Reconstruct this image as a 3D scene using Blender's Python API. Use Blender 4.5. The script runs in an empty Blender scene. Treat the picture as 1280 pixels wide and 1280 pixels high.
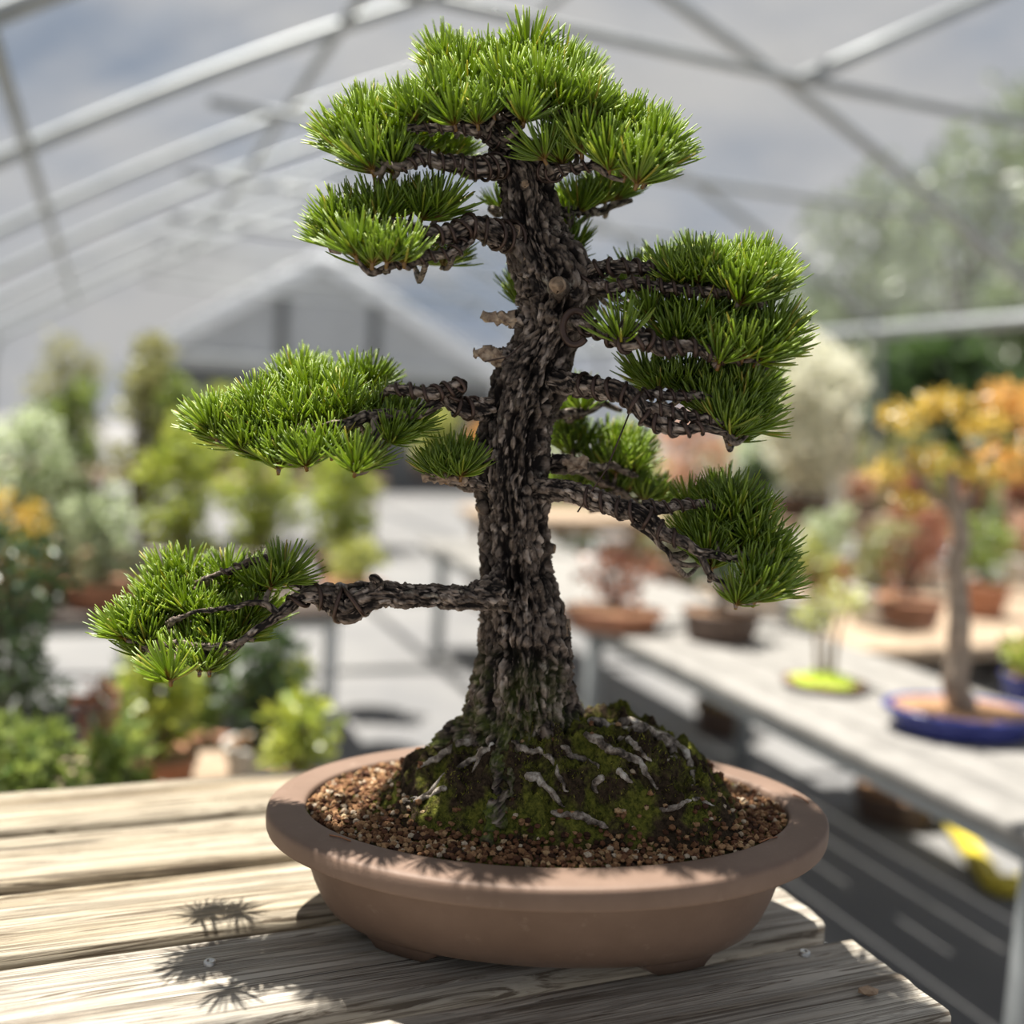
import bpy, math, random
import numpy as np
from mathutils import Matrix, Vector
S = bpy.context.scene
COL = S.collection
random.seed(4); RNG = np.random.default_rng(4)

# ------------------------------------------------------------ camera, world, sun, exposure
F, C0 = 1280.0, 640.0                       # focal length and centre of the 1280 px frame
CAM = np.array([0.0, 0.0, 0.522])           # bench top is z = 0
_a = np.array([129 - C0, 485 - C0, F]); _a /= np.linalg.norm(_a)           # vanishing point of the greenhouse axis
_b = np.array([(F * F - 155 * 55.0) / 511.0, 55.0, F]); _b /= np.linalg.norm(_b)
_u = np.cross(_a, _b); _u = -_u if _u[1] > 0 else _u                       # up (camera axes: x right, y down, z forward)
_f = np.array([0, 0, 1.0]) - _u * _u[2]; _f /= np.linalg.norm(_f)
_r = np.cross(_u, _f); _r = _r if _r[0] > 0 else -_r
R = np.stack([_r, _f, _u], 1)               # world -> camera
D1, D2 = R.T @ _b, R.T @ _a                 # bench long axis, greenhouse axis
UPW = np.array([0, 0, 1.0])
FLOOR_Z = -0.78
cd = bpy.data.cameras.new('camera'); cam = bpy.data.objects.new('camera', cd); COL.objects.link(cam)
M3 = np.stack([R.T @ np.array([1., 0, 0]), R.T @ np.array([0, -1., 0]), R.T @ np.array([0, 0, -1.])], 1)
m4 = Matrix.Identity(4)
for i in range(3):
    for j in range(3): m4[i][j] = float(M3[i, j])
    m4[i][3] = float(CAM[i])
cam.matrix_world = m4
cd.sensor_width = 36; cd.lens = 36.0; cd.clip_start = .02
cd.dof.use_dof = True; cd.dof.focus_distance = 0.94; cd.dof.aperture_fstop = 1.6
S.camera = cam

W = bpy.data.worlds.new('world'); S.world = W; W.use_nodes = True
nt = W.node_tree; nt.nodes.clear()
def wn(t, **k):
    n = nt.nodes.new(t)
    for a, b in k.items(): setattr(n, a, b)
    return n
tc = wn('ShaderNodeTexCoord'); mp = wn('ShaderNodeMapping'); mp.inputs['Scale'].default_value = (1.3, 1.3, 3.0)
nz = wn('ShaderNodeTexNoise'); nz.inputs['Scale'].default_value = 1.9; nz.inputs['Detail'].default_value = 6; nz.inputs['Roughness'].default_value = .55
rp = wn('ShaderNodeValToRGB')
rp.color_ramp.elements[0].position = .40; rp.color_ramp.elements[0].color = (.42, .52, .68, 1)
rp.color_ramp.elements[1].position = .62; rp.color_ramp.elements[1].color = (.95, .94, .93, 1)
e = rp.color_ramp.elements.new(.50); e.color = (.74, .77, .83, 1)
bg = wn('ShaderNodeBackground'); bg.inputs['Strength'].default_value = .39
wo = wn('ShaderNodeOutputWorld')
L = nt.links.new
L(tc.outputs['Generated'], mp.inputs['Vector']); L(mp.outputs[0], nz.inputs['Vector']); L(nz.outputs[0], rp.inputs[0])
L(rp.outputs[0], bg.inputs['Color']); L(bg.outputs[0], wo.inputs['Surface'])

sd = bpy.data.lights.new('sun', 'SUN'); so = bpy.data.objects.new('sun', sd); COL.objects.link(so)
sd.energy = 10.0; sd.angle = math.radians(.8); sd.color = (1, .95, .86)
so.rotation_euler = Vector((.26, -.12, -1)).to_track_quat('-Z', 'Y').to_euler()
so.location = (-2, 4, 8)
S.view_settings.view_transform = 'Standard'; S.view_settings.look = 'None'
S.view_settings.exposure = 0.46; S.view_settings.gamma = 1.0; S.view_settings.use_curve_mapping = False

# ------------------------------------------------------------ geometry helpers
def ray(px, py): return R.T @ np.array([(px - C0) / F, (py - C0) / F, 1.])
def at(px, py, Y): d = ray(px, py); return CAM + d * (Y / d[1])
def atv(px, py, v): d = ray(px, py); return CAM + d * (v / (d @ D2))
def onz(px, py, z): d = ray(px, py); return CAM + d * ((z - CAM[2]) / d[2])
def uvz(u, v, z): p = D1 * u + D2 * v; return np.array([p[0], p[1], z])

def hash3(i, k):
    i = i.astype(np.int64)
    h = (i[..., 0] * 73856093) ^ (i[..., 1] * 19349663) ^ (i[..., 2] * 83492791) ^ (k * 2654435761)
    h &= 0xffffffff
    h = ((h ^ (h >> 15)) * 2246822519) & 0xffffffff
    h = ((h ^ (h >> 13)) * 3266489917) & 0xffffffff
    return ((h ^ (h >> 16)) & 0xffffff) / float(0xffffff)
def vnoise(p, k=0):
    p = np.asarray(p, float); i = np.floor(p); fr = p - i; fr = fr * fr * (3 - 2 * fr); o = 0
    for dx in (0, 1):
        for dy in (0, 1):
            for dz in (0, 1):
                w = (fr[..., 0] if dx else 1 - fr[..., 0]) * (fr[..., 1] if dy else 1 - fr[..., 1]) * (fr[..., 2] if dz else 1 - fr[..., 2])
                o = o + w * hash3(i + np.array([dx, dy, dz]), k)
    return o
def fbm(p, k=0, n=4):
    o, a, s = 0, .5, 1.
    for q in range(n):
        o = o + a * vnoise(np.asarray(p) * s, k + q * 7); a *= .5; s *= 2.03
    return o / (1 - .5 ** n)
def worley(p, k=0):
    i = np.floor(p); f1 = np.full(p.shape[:-1], 9.); f2 = f1.copy(); idv = np.zeros(p.shape[:-1])
    for dx in (-1, 0, 1):
        for dy in (-1, 0, 1):
            for dz in (-1, 0, 1):
                c = i + np.array([dx, dy, dz])
                q = c + np.stack([hash3(c, k + 1), hash3(c, k + 2), hash3(c, k + 3)], -1)
                d = np.sqrt(((q - p) ** 2).sum(-1)); near = d < f1
                f2 = np.where(near, f1, np.minimum(f2, d)); idv = np.where(near, hash3(c, k + 4), idv); f1 = np.where(near, d, f1)
    return f1, f2, idv

def mesh(name, V, faces, mats, attrs=None, smooth=True, midx=None):
    """faces: list of integer arrays (n,3) / (n,4)"""
    me = bpy.data.meshes.new(name)
    V = np.ascontiguousarray(V, np.float32)
    if not isinstance(faces, (list, tuple)): faces = [faces]
    faces = [np.asarray(f, np.int32) for f in faces if len(f)]
    loops = np.concatenate([f.ravel() for f in faces]); sizes = np.concatenate([np.full(len(f), f.shape[1], np.int32) for f in faces])
    me.vertices.add(len(V)); me.vertices.foreach_set('co', V.ravel())
    me.loops.add(len(loops)); me.loops.foreach_set('vertex_index', loops)
    me.polygons.add(len(sizes)); st = np.concatenate([[0], np.cumsum(sizes)[:-1]]).astype(np.int32)
    me.polygons.foreach_set('loop_start', st); me.polygons.foreach_set('loop_total', sizes)
    me.polygons.foreach_set('use_smooth', np.full(len(sizes), smooth, bool))
    if midx is not None: me.polygons.foreach_set('material_index', np.asarray(midx, np.int32))
    for m in (mats if isinstance(mats, (list, tuple)) else [mats]): me.materials.append(m)
    for k, a in (attrs or {}).items():
        at_ = me.attributes.new(k, 'FLOAT', 'POINT'); at_.data.foreach_set('value', np.ascontiguousarray(a, np.float32))
    me.update(calc_edges=True); me.validate()
    return me
def link(name, me, parent=None):
    o = bpy.data.objects.new(name, me); COL.objects.link(o)
    if parent is not None: o.parent = parent
    return o
def root_off(parent):
    t = np.zeros(3)
    while parent is not None:
        t = t + np.array(parent.location); parent = parent.parent
    return t
def part(name, V, faces, mats, parent=None, attrs=None, smooth=True, label=None, kind=None):
    """V in world coordinates; the origin of the object is its parent's"""
    o = link(name, mesh(name, np.asarray(V) - root_off(parent), faces, mats, attrs, smooth), parent)
    if label: o['label'] = label
    if kind: o['kind'] = kind
    return o
def thing(name, label, cat, loc, group=None):
    o = bpy.data.objects.new(name, None); COL.objects.link(o); o.empty_display_size = .05
    o.location = [float(x) for x in loc]; o['label'] = label; o['category'] = cat
    if group: o['group'] = group
    return o
def tag(o, label, cat, group=None):
    o['label'] = label; o['category'] = cat
    if group: o['group'] = group
    return o
class MB:
    def __init__(s): s.V = []; s.Q = []; s.T = []; s.n = 0; s.A = {}
    def add(s, V, Q=(), T=(), **a):
        V = np.asarray(V, float)
        if len(Q): s.Q.append(np.asarray(Q) + s.n)
        if len(T): s.T.append(np.asarray(T) + s.n)
        for k, x in a.items(): s.A.setdefault(k, []).append(np.broadcast_to(np.asarray(x, float), (len(V),)))
        s.V.append(V); s.n += len(V); return s
    def faces(s):
        r = []
        if s.Q: r.append(np.concatenate(s.Q))
        if s.T: r.append(np.concatenate(s.T))
        return r
    def part(s, name, mat, parent=None, smooth=True, label=None, kind=None):
        return part(name, np.concatenate(s.V), s.faces(), mat, parent, {k: np.concatenate(a) for k, a in s.A.items()}, smooth, label, kind)
    def tube(s, P, r, n=10, caps=True, **a):
        V, Q, T = tube(P, r, n, caps); return s.add(V, Q, T, **a)
    def box(s, c, ax, half, bev=.003, **a):
        V, Q, T = bevbox(bev, half); return s.add(np.asarray(c) + V @ np.stack(ax), Q, T, **a)
def frames(P):
    P = np.asarray(P, float); T = np.gradient(P, axis=0); T /= np.linalg.norm(T, axis=1)[:, None] + 1e-12
    ref = np.array([0, 0, 1.]) if abs(T[0, 2]) < .9 else np.array([0, 1., 0])
    N = np.zeros_like(P); n = ref - T[0] * (ref @ T[0]); N[0] = n / np.linalg.norm(n)
    for i in range(1, len(P)):
        n = N[i - 1] - T[i] * (N[i - 1] @ T[i]); N[i] = n / (np.linalg.norm(n) + 1e-12)
    return T, N, np.cross(T, N)
def tube(P, r, n=10, caps=True):
    P = np.asarray(P, float); r = np.broadcast_to(np.asarray(r, float), (len(P),)); T, N, B = frames(P)
    a = np.linspace(0, 2 * np.pi, n, endpoint=False)
    V = P[:, None] + r[:, None, None] * (np.cos(a)[None, :, None] * N[:, None] + np.sin(a)[None, :, None] * B[:, None])
    V = V.reshape(-1, 3); Q = gridq(len(P), n); Tr = []
    if caps:
        k = len(V); V = np.concatenate([V, P[:1] - T[:1] * r[0] * .3, P[-1:] + T[-1:] * r[-1] * .3])
        j = np.arange(n); j2 = (j + 1) % n
        Tr = np.concatenate([np.stack([np.full(n, k), j2, j], 1), np.stack([np.full(n, k + 1), (len(P) - 1) * n + j, (len(P) - 1) * n + j2], 1)])
    return V, Q, Tr
def gridq(m, n, wrap=True):
    i = np.arange(m - 1)[:, None]; j = np.arange(n if wrap else n - 1)[None, :]; j2 = (j + 1) % n
    return np.stack(np.broadcast_arrays(i * n + j, i * n + j2, (i + 1) * n + j2, (i + 1) * n + j), -1).reshape(-1, 4)
def spline(K, step):
    """Catmull-Rom through rows of K (any columns), resampled roughly every step metres"""
    K = np.asarray(K, float); E_ = np.vstack([2 * K[0] - K[1], K, 2 * K[-1] - K[-2]]); out = []
    for i in range(1, len(E_) - 2):
        n = max(2, int(np.linalg.norm(E_[i + 1, :3] - E_[i, :3]) / step)); t = np.linspace(0, 1, n, endpoint=False)[:, None]
        p0, p1, p2, p3 = E_[i - 1:i + 3]
        out.append(.5 * (2 * p1 + (p2 - p0) * t + (2 * p0 - 5 * p1 + 4 * p2 - p3) * t ** 2 + (3 * p1 - p0 - 3 * p2 + p3) * t ** 3))
    return np.vstack(out + [K[-1:]])
_bb = {}
def bevbox(b, half):
    """box with chamfered edges, half sizes along three axes"""
    hx, hy, hz = half; b = min(b, hx * .45, hy * .45, hz * .45); V = []; ids = {}
    for sx in (-1, 1):
        for sy in (-1, 1):
            for sz in (-1, 1):
                for k in range(3):
                    v = np.array([sx * (hx - b), sy * (hy - b), sz * (hz - b)]); v[k] = (sx * hx, sy * hy, sz * hz)[k]
                    ids[(sx, sy, sz, k)] = len(V); V.append(v)
    V = np.array(V); Q = []; T = []
    def face(l):
        c = V[l].mean(0); n = np.cross(V[l[1]] - V[l[0]], V[l[2]] - V[l[0]])
        return l if n @ c > 0 else l[::-1]
    for k in range(3):
        o = [q for q in range(3) if q != k]
        for s in (-1, 1):
            l = []
            for p, q in ((-1, -1), (1, -1), (1, 1), (-1, 1)):
                t = [0, 0, 0]; t[k] = s; t[o[0]] = p; t[o[1]] = q; l.append(ids[(*t, k)])
            Q.append(face(l))
        for p in (-1, 1):
            for q in (-1, 1):
                l = []
                for s, kk in ((-1, o[0]), (1, o[0]), (1, o[1]), (-1, o[1])):
                    t = [0, 0, 0]; t[k] = s; t[o[0]] = p; t[o[1]] = q; l.append(ids[(*t, kk)])
                Q.append(face(l))
    for sx in (-1, 1):
        for sy in (-1, 1):
            for sz in (-1, 1): T.append(face([ids[(sx, sy, sz, k)] for k in range(3)]))
    return V, np.array(Q), np.array(T)
AX = (np.array([1., 0, 0]), np.array([0, 1., 0]), UPW)
BAX = (D1, D2, UPW)

# ------------------------------------------------------------ materials
class NT:
    def __init__(s, name):
        s.m = bpy.data.materials.new(name); s.m.use_nodes = True; s.t = s.m.node_tree; s.t.nodes.clear()
        s.out = s.t.nodes.new('ShaderNodeOutputMaterial')
    def n(s, typ, ins=None, **k):
        n = s.t.nodes.new('ShaderNode' + typ)
        for a, b in k.items(): setattr(n, a, b)
        for a, b in (ins or {}).items():
            if isinstance(b, bpy.types.NodeSocket): s.t.links.new(b, n.inputs[a])
            else: n.inputs[a].default_value = b
        return n
    def attr(s, name): return s.n('Attribute', attribute_name=name).outputs['Fac']
    def obj(s, scale=(1, 1, 1), rot=(0, 0, 0)):
        return s.n('Mapping', {'Vector': s.n('TexCoord').outputs['Object'], 'Scale': scale, 'Rotation': rot}).outputs[0]
    def noise(s, vec, sc, det=4, ro=.55): return s.n('TexNoise', {'Vector': vec, 'Scale': sc, 'Detail': det, 'Roughness': ro}).outputs[0]
    def ramp(s, fac, stops):
        r = s.n('ValToRGB', {0: fac}); e = r.color_ramp.elements
        while len(e) < len(stops): e.new(.5)
        for q, (p, c) in zip(e, stops): q.position = p; q.color = (*c, 1)
        return r.outputs[0]
    def mix(s, fac, a, b, mode='MIX'):
        n = s.t.nodes.new('ShaderNodeMix'); n.data_type = 'RGBA'; n.blend_type = mode
        for i, v in ((0, fac), (6, a), (7, b)):
            if isinstance(v, bpy.types.NodeSocket): s.t.links.new(v, n.inputs[i])
            else: n.inputs[i].default_value = v if i == 0 else (*v, 1)
        return n.outputs[2]
    def math(s, op, a, b=0., c=False):
        return s.n('Math', {0: a, 1: b}, operation=op, use_clamp=c).outputs[0]
    def bump(s, h, st, d=.002): return s.n('Bump', {'Height': h, 'Strength': st, 'Distance': d}).outputs[0]
    def fin(s, col, rough=.7, normal=None, metal=0., spec=.5):
        b = s.n('BsdfPrincipled', {'Base Color': col if isinstance(col, bpy.types.NodeSocket) else (*col, 1), 'Roughness': rough, 'Metallic': metal, 'Specular IOR Level': spec})
        if normal is not None: s.t.links.new(normal, b.inputs['Normal'])
        s.t.links.new(b.outputs[0], s.out.inputs[0]); return s.m
    def leaf(s, col, tcol, f=.45, gloss=.06, rough=.4):
        cs = lambda c: c if isinstance(c, bpy.types.NodeSocket) else (*c, 1)
        d = s.n('BsdfDiffuse', {'Color': cs(col)}); t = s.n('BsdfTranslucent', {'Color': cs(tcol)})
        m = s.n('MixShader', {0: f, 1: d.outputs[0], 2: t.outputs[0]}); g = s.n('BsdfGlossy', {'Color': (1, 1, 1, 1), 'Roughness': rough})
        m2 = s.n('MixShader', {0: gloss, 1: m.outputs[0], 2: g.outputs[0]}); s.t.links.new(m2.outputs[0], s.out.inputs[0]); return s.m
MATS = {}
def plain(name, col, rough=.6, metal=0., var=.25, sc=30):
    if name not in MATS:
        q = NT(name); n = q.noise(q.obj(), sc)
        c2 = tuple(x * (1 - var) for x in col); c3 = tuple(min(1, x * (1 + var)) for x in col)
        MATS[name] = q.fin(q.ramp(n, [(.3, c2), (.7, c3)]), rough, None, metal)
    return MATS[name]
def leafmat(name, c1, c2, tr=.4):
    if name not in MATS:
        q = NT(name); col = q.ramp(q.attr('rnd'), [(0, c1), (1, c2)])
        t = q.mix(.5, col, tuple(min(1, x * 1.5) for x in c2)); MATS[name] = q.leaf(col, t, tr)
    return MATS[name]

q = NT('needles'); rnd = q.attr('rnd'); tt = q.attr('t')
c = q.ramp(rnd, [(0, (.062, .13, .012)), (.45, (.205, .315, .018)), (.85, (.36, .48, .04)), (.93, (.45, .45, .06)), (1, (.55, .40, .06))])
c = q.mix(q.ramp(tt, [(0, (1, 1, 1)), (.10, (.8, .8, .8)), (.22, (0, 0, 0))]), c, (.30, .13, .03))
tcol = q.mix(.55, c, (.62, .74, .07)); NEEDLE = q.leaf(c, tcol, .5, .05, .45)

def bark_mat(name, moss=False, dark=1.0):
    q = NT(name); h = q.attr('h'); idv = q.attr('plate'); ob = q.obj()
    n = q.noise(ob, 55, 6, .65); n2 = q.noise(ob, 260, 3, .6)
    plate = q.ramp(idv, [(0, (.035 * dark, .024 * dark, .018 * dark)), (.5, (.085 * dark, .060 * dark, .044 * dark)), (.72, (.24 * dark, .185 * dark, .148 * dark)), (1, (.50 * dark, .42 * dark, .36 * dark))])
    plate = q.mix(q.ramp(n2, [(.35, (0, 0, 0)), (.7, (.7, .7, .7))]), plate, (.19 * dark, .155 * dark, .13 * dark))
    lich = q.ramp(n, [(.62, (0, 0, 0)), (.70, (.75, .75, .75))])
    plate = q.mix(lich, plate, (.36, .33, .27))
    c = q.mix(q.ramp(h, [(.22, (0, 0, 0)), (.56, (1, 1, 1))]), (.009, .006, .005), plate)
    if moss:
        mm = q.math('MULTIPLY', q.attr('moss'), q.ramp(q.noise(ob, 38, 4), [(.42, (0, 0, 0)), (.6, (1, 1, 1))]))
        c = q.mix(mm, c, q.ramp(n2, [(.3, (.030, .048, .008)), (.7, (.13, .16, .02))]))
    b = q.bump(q.math('ADD', q.math('MULTIPLY', n2, .5), h), .6, .0025)
    return q.fin(c, .78, b, 0, .25)
BARK = bark_mat('trunk_bark', True, .95); BARK2 = bark_mat('branch_bark', False, 1.15)
q = NT('deadwood'); v = q.obj((1, 1, 1)); n = q.noise(v, 140, 5); DEAD = q.fin(q.ramp(n, [(.35, (.16, .10, .065)), (.65, (.50, .38, .27))]), .8, q.bump(n, .5))
q = NT('cut_wood'); n = q.noise(q.obj(), 90, 4); CUT = q.fin(q.ramp(n, [(.35, (.16, .10, .06)), (.7, (.42, .30, .20))]), .8, q.bump(n, .5))
WIRE = plain('bonsai_wire', (.060, .036, .028), .38, .5, .3, 60)
q = NT('surface_root'); ob = q.obj(); n = q.noise(ob, 70, 6, .7); n2 = q.noise(ob, 300, 3)
ROOT = q.fin(q.ramp(n, [(.37, (.025, .018, .012)), (.46, (.14, .11, .085)), (.55, (.34, .29, .24)), (.68, (.66, .62, .55))]), .8, q.bump(q.math('ADD', n, q.math('MULTIPLY', n2, .6)), .8, .003))
q = NT('mossy_soil'); ob = q.obj(); n = q.noise(ob, 26, 5, .6); n2 = q.noise(ob, 210, 4, .7)
c = q.mix(q.ramp(n2, [(.35, (0, 0, 0)), (.7, (1, 1, 1))]), (.016, .011, .007), (.085, .058, .036))
g = q.mix(q.ramp(n2, [(.35, (0, 0, 0)), (.7, (1, 1, 1))]), (.032, .040, .008), (.20, .20, .035))
c = q.mix(q.ramp(n, [(.46, (0, 0, 0)), (.58, (1, 1, 1))]), c, g)
MOUND = q.fin(c, .95, q.bump(n2, 1., .004), 0, .1)
q = NT('moss_blades'); MOSS = q.leaf(q.ramp(q.attr('rnd'), [(0, (.035, .055, .008)), (.6, (.17, .17, .03)), (1, (.38, .34, .07))]), (.28, .29, .05), .3, .0)
q = NT('soil_granules'); n = q.noise(q.obj(), 500, 3)
c = q.ramp(q.attr('rnd'), [(0, (.035, .016, .010)), (.3, (.13, .055, .028)), (.55, (.24, .125, .06)), (.75, (.38, .22, .11)), (.9, (.50, .35, .19)), (1, (.56, .46, .34))])
GRAN = q.fin(q.mix(q.ramp(n, [(.3, (.5, .5, .5)), (.6, (0, 0, 0))]), c, (.06, .025, .014)), .85, q.bump(n, .6, .001), 0, .2)
q = NT('unglazed_clay'); ob = q.obj(); n = q.noise(ob, 9, 6, .6); n2 = q.noise(ob, 420, 3, .6); n3 = q.noise(ob, 45, 5, .7)
c = q.ramp(n, [(.3, (.145, .094, .068)), (.5, (.174, .114, .083)), (.7, (.205, .137, .102))])
c = q.mix(q.ramp(n3, [(.60, (0, 0, 0)), (.75, (.35, .35, .35))]), c, (.34, .26, .21))
CLAY = q.fin(c, .62, q.bump(n2, .18, .001), 0, .35)

def wood_mat(name, pale, mid, dark, gray):
    q = NT(name); ob = q.obj((1.1, 52, 20)); oi = q.n('ObjectInfo').outputs['Random']
    loc = q.n('VectorMath', {0: ob, 1: q.n('CombineXYZ', {0: q.math('MULTIPLY', oi, 37.), 1: q.math('MULTIPLY', oi, 91.), 2: 0.}).outputs[0]}, operation='ADD').outputs[0]
    warp = q.noise(loc, .8, 3); w2 = q.n('VectorMath', {0: loc, 1: q.n('CombineXYZ', {0: 0., 1: q.math('MULTIPLY', warp, 3.2), 2: 0.}).outputs[0]}, operation='ADD').outputs[0]
    rings = q.noise(w2, 1.1, 8, .72)
    fine = q.noise(q.n('VectorMath', {0: w2, 1: (2.0, 9, 4)}, operation='MULTIPLY').outputs[0], 1.6, 5, .6)
    cracks = q.noise(q.n('VectorMath', {0: w2, 1: (.55, 3.2, 1)}, operation='MULTIPLY').outputs[0], 1.0, 2, .5)
    c = q.ramp(rings, [(.37, dark), (.47, mid), (.56, pale)])
    c = q.mix(q.ramp(q.noise(loc, .5, 3), [(.40, (0, 0, 0)), (.62, (.75, .75, .75))]), c, q.mix(.5, gray, pale))
    c = q.mix(q.ramp(fine, [(.40, (.9, .9, .9)), (.52, (0, 0, 0))]), c, dark)
    cr = q.ramp(cracks, [(.30, (1, 1, 1)), (.335, (0, 0, 0))])
    c = q.mix(q.math('MULTIPLY', cr, .8), c, (.035, .026, .018))
    h = q.math('SUBTRACT', q.math('ADD', q.math('MULTIPLY', rings, .7), q.math('MULTIPLY', fine, .45)), q.math('MULTIPLY', cr, .5))
    return q.fin(c, .75, q.bump(h, .9, .004), 0, .25)
WOODW = wood_mat('weathered_plank_straw', (.45, .39, .295), (.28, .225, .15), (.085, .062, .04), (.38, .345, .285))
WOODG = wood_mat('weathered_plank_grey', (.50, .46, .395), (.33, .29, .235), (.10, .078, .058), (.46, .435, .39))
PIPE = plain('galvanised_pipe', (.30, .32, .33), .5, .3, .15, 6)
STEEL = plain('white_painted_steel', (.62, .63, .64), .5, 0, .1, 8)
q = NT('ground_cloth'); ob = q.obj(); n = q.noise(ob, 1.6, 4); n2 = q.noise(ob, 60, 3)
GROUND = q.fin(q.mix(q.ramp(n2, [(.3, (0, 0, 0)), (.7, (.5, .5, .5))]), q.ramp(n, [(.35, (.15, .15, .155)), (.65, (.215, .21, .205))]), (.16, .16, .16)), .85)
q = NT('greenhouse_film'); ob = q.obj(); n = q.noise(ob, 1.3, 4)
tr = q.n('BsdfTransparent', {'Color': (.96, .965, .97, 1)}); tl = q.n('BsdfTranslucent', {'Color': (.50, .51, .52, 1)}); df = q.n('BsdfDiffuse', {'Color': (.45, .46, .48, 1)})
m1 = q.n('MixShader', {0: .5, 1: tl.outputs[0], 2: df.outputs[0]})
mf = q.n('MixShader', {0: q.n('MapRange', {0: n, 1: .3, 2: .7, 3: .05, 4: .15}).outputs[0], 1: tr.outputs[0], 2: m1.outputs[0]})
q.t.links.new(mf.outputs[0], q.out.inputs[0]); FILM = q.m
BENCHTOP = plain('grey_bench_slats', (.235, .225, .21), .8, 0, .18, 14)
TIMBER = plain('weathered_timber', (.36, .27, .19), .8, 0, .25, 12)
SOILB = plain('brown_soil', (.30, .17, .09), .9, 0, .4, 90)
TRUNKP = plain('pale_bark', (.33, .26, .20), .85, 0, .35, 40)
TRUNKD = plain('dark_bark', (.09, .065, .05), .85, 0, .4, 40)

# ------------------------------------------------------------ setting
def structure(name, mb, mat, smooth=True, label=None):
    o = mb.part(name, mat, None, smooth); o['kind'] = 'structure'
    if label: o['label'] = label
    return o
b = MB(); V = [uvz(-12, -2, FLOOR_Z), uvz(45, -2, FLOOR_Z), uvz(45, 45, FLOOR_Z), uvz(-12, 45, FLOOR_Z)]
b.add(V, [[0, 1, 2, 3]]); b.add(np.array(V) - [0, 0, .1], [[3, 2, 1, 0]])
structure('floor', b, GROUND, False)

ZC = CAM[2]
RID, EL, ER = (2.5, 2.56), (-1.2, .56), (6.2, .92)                          # ridge and the two eaves (u, height above the lens)
def hoop_pts(v, dz=0.):
    K = []
    for (u0, z0), (u1, z1) in ((EL, RID), (RID, ER)):
        for t in np.linspace(0, 1, 14): 
            K.append((u0 + (u1 - u0) * t, z0 + (z1 - z0) * t + .10 * math.sin(math.pi * t)))
    K = [(EL[0] - .12, FLOOR_Z - ZC)] + [(EL[0] - .1, .2)] + K + [(ER[0] + .1, .3), (ER[0] + .12, FLOOR_Z - ZC)]
    K = np.array(K); P = np.array([uvz(u, v, ZC + z + dz) for u, z in K]); return P
tn = 0
def trim(b, mat=PIPE, label=None):
    global tn; tn += 1; return structure('trim_%d' % tn, b, mat, True, label)
VH = [1.8 * n for n in range(1, 9)]
for v in VH:
    b = MB(); b.tube(spline(hoop_pts(v), .25), .035 if v < 6 else .03, 10)
    trim(b, label='curved grey roof hoop of the greenhouse')
    b = MB(); b.tube([uvz(.46, v, ZC + 1.42), uvz(2.5, v, ZC + 1.40), uvz(5.05, v, ZC + 1.42)], .022, 8); trim(b, label='horizontal tie pipe under a roof hoop')
b = MB(); b.tube([uvz(2.6, 3.6, ZC + 1.40), uvz(3.75, 3.6, ZC + 2.02)], .03, 8); trim(b, label='diagonal brace pipe under the roof')
for (u, z) in ((-.33, 1.04), (1.0, 1.74), (2.5, 2.50), (6.17, .88), (-1.17, .52)):
    b = MB(); b.tube([uvz(u, 1.76, ZC + z), uvz(u, 7, ZC + z - .02), uvz(u, 14.8, ZC + z)], .055 if u > 6 else .026, 8); trim(b, label='long purlin pipe along the greenhouse roof')
# roof film, one sheet a side, and the film of the back gable
for nm, (a0, a1) in (('ceiling', (EL, RID)), ('ceiling_right', (RID, ER))):
    b = MB(); g = []
    vs = np.linspace(.2, 14.9, 50); ts = np.linspace(0, 1, 14)
    for v in vs:
        sag = .03 * abs(math.sin(math.pi * v / 1.8))
        for t in ts: g.append(uvz(a0[0] + (a1[0] - a0[0]) * t, v, ZC + a0[1] + (a1[1] - a0[1]) * t + .10 * math.sin(math.pi * t) + .045 - sag))
    b.add(g, gridq(len(vs), len(ts), False)); structure(nm, b, FILM)

# grey gabled end house seen through the far end
vE = 15.2
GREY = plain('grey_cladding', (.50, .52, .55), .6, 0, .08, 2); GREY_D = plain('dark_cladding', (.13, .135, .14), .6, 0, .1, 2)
WHT = plain('white_trim', (.86, .89, .94), .5, 0, .05, 3)
gl, ga, gr = [atv(*p, vE) for p in ((188, 446), (402, 326), (622, 446))]
zl = min(gl[2], gr[2]); ul, ua, ur = gl @ D1, ga @ D1, gr @ D1; za = ga[2]
house = thing('gabled_shed', 'grey gabled building with pale roof edges beyond the far end of the greenhouse', 'building', uvz(ua, vE, FLOOR_Z))
def prism(poly, v0, v1):
    n = len(poly); V = [uvz(u, v0, z) for u, z in poly] + [uvz(u, v1, z) for u, z in poly]; b = MB()
    Q = [[i, (i + 1) % n, n + (i + 1) % n, n + i] for i in range(n)]
    for k in range(1, n - 1): b.T.append(np.array([[0, k, k + 1]])); b.T.append(np.array([[n, n + k + 1, n + k]]))
    b.add(V, Q); return b
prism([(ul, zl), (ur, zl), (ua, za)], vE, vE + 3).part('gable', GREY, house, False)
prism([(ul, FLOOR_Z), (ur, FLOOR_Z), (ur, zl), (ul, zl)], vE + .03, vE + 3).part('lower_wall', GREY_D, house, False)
b = MB(); b.box(uvz((ul + ur) / 2, vE - .03, zl), BAX, ((ur - ul) / 2, .05, .09)); b.part('eave_board', plain('grey_board', (.50, .52, .53), .6, 0, .08, 2), house)
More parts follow.
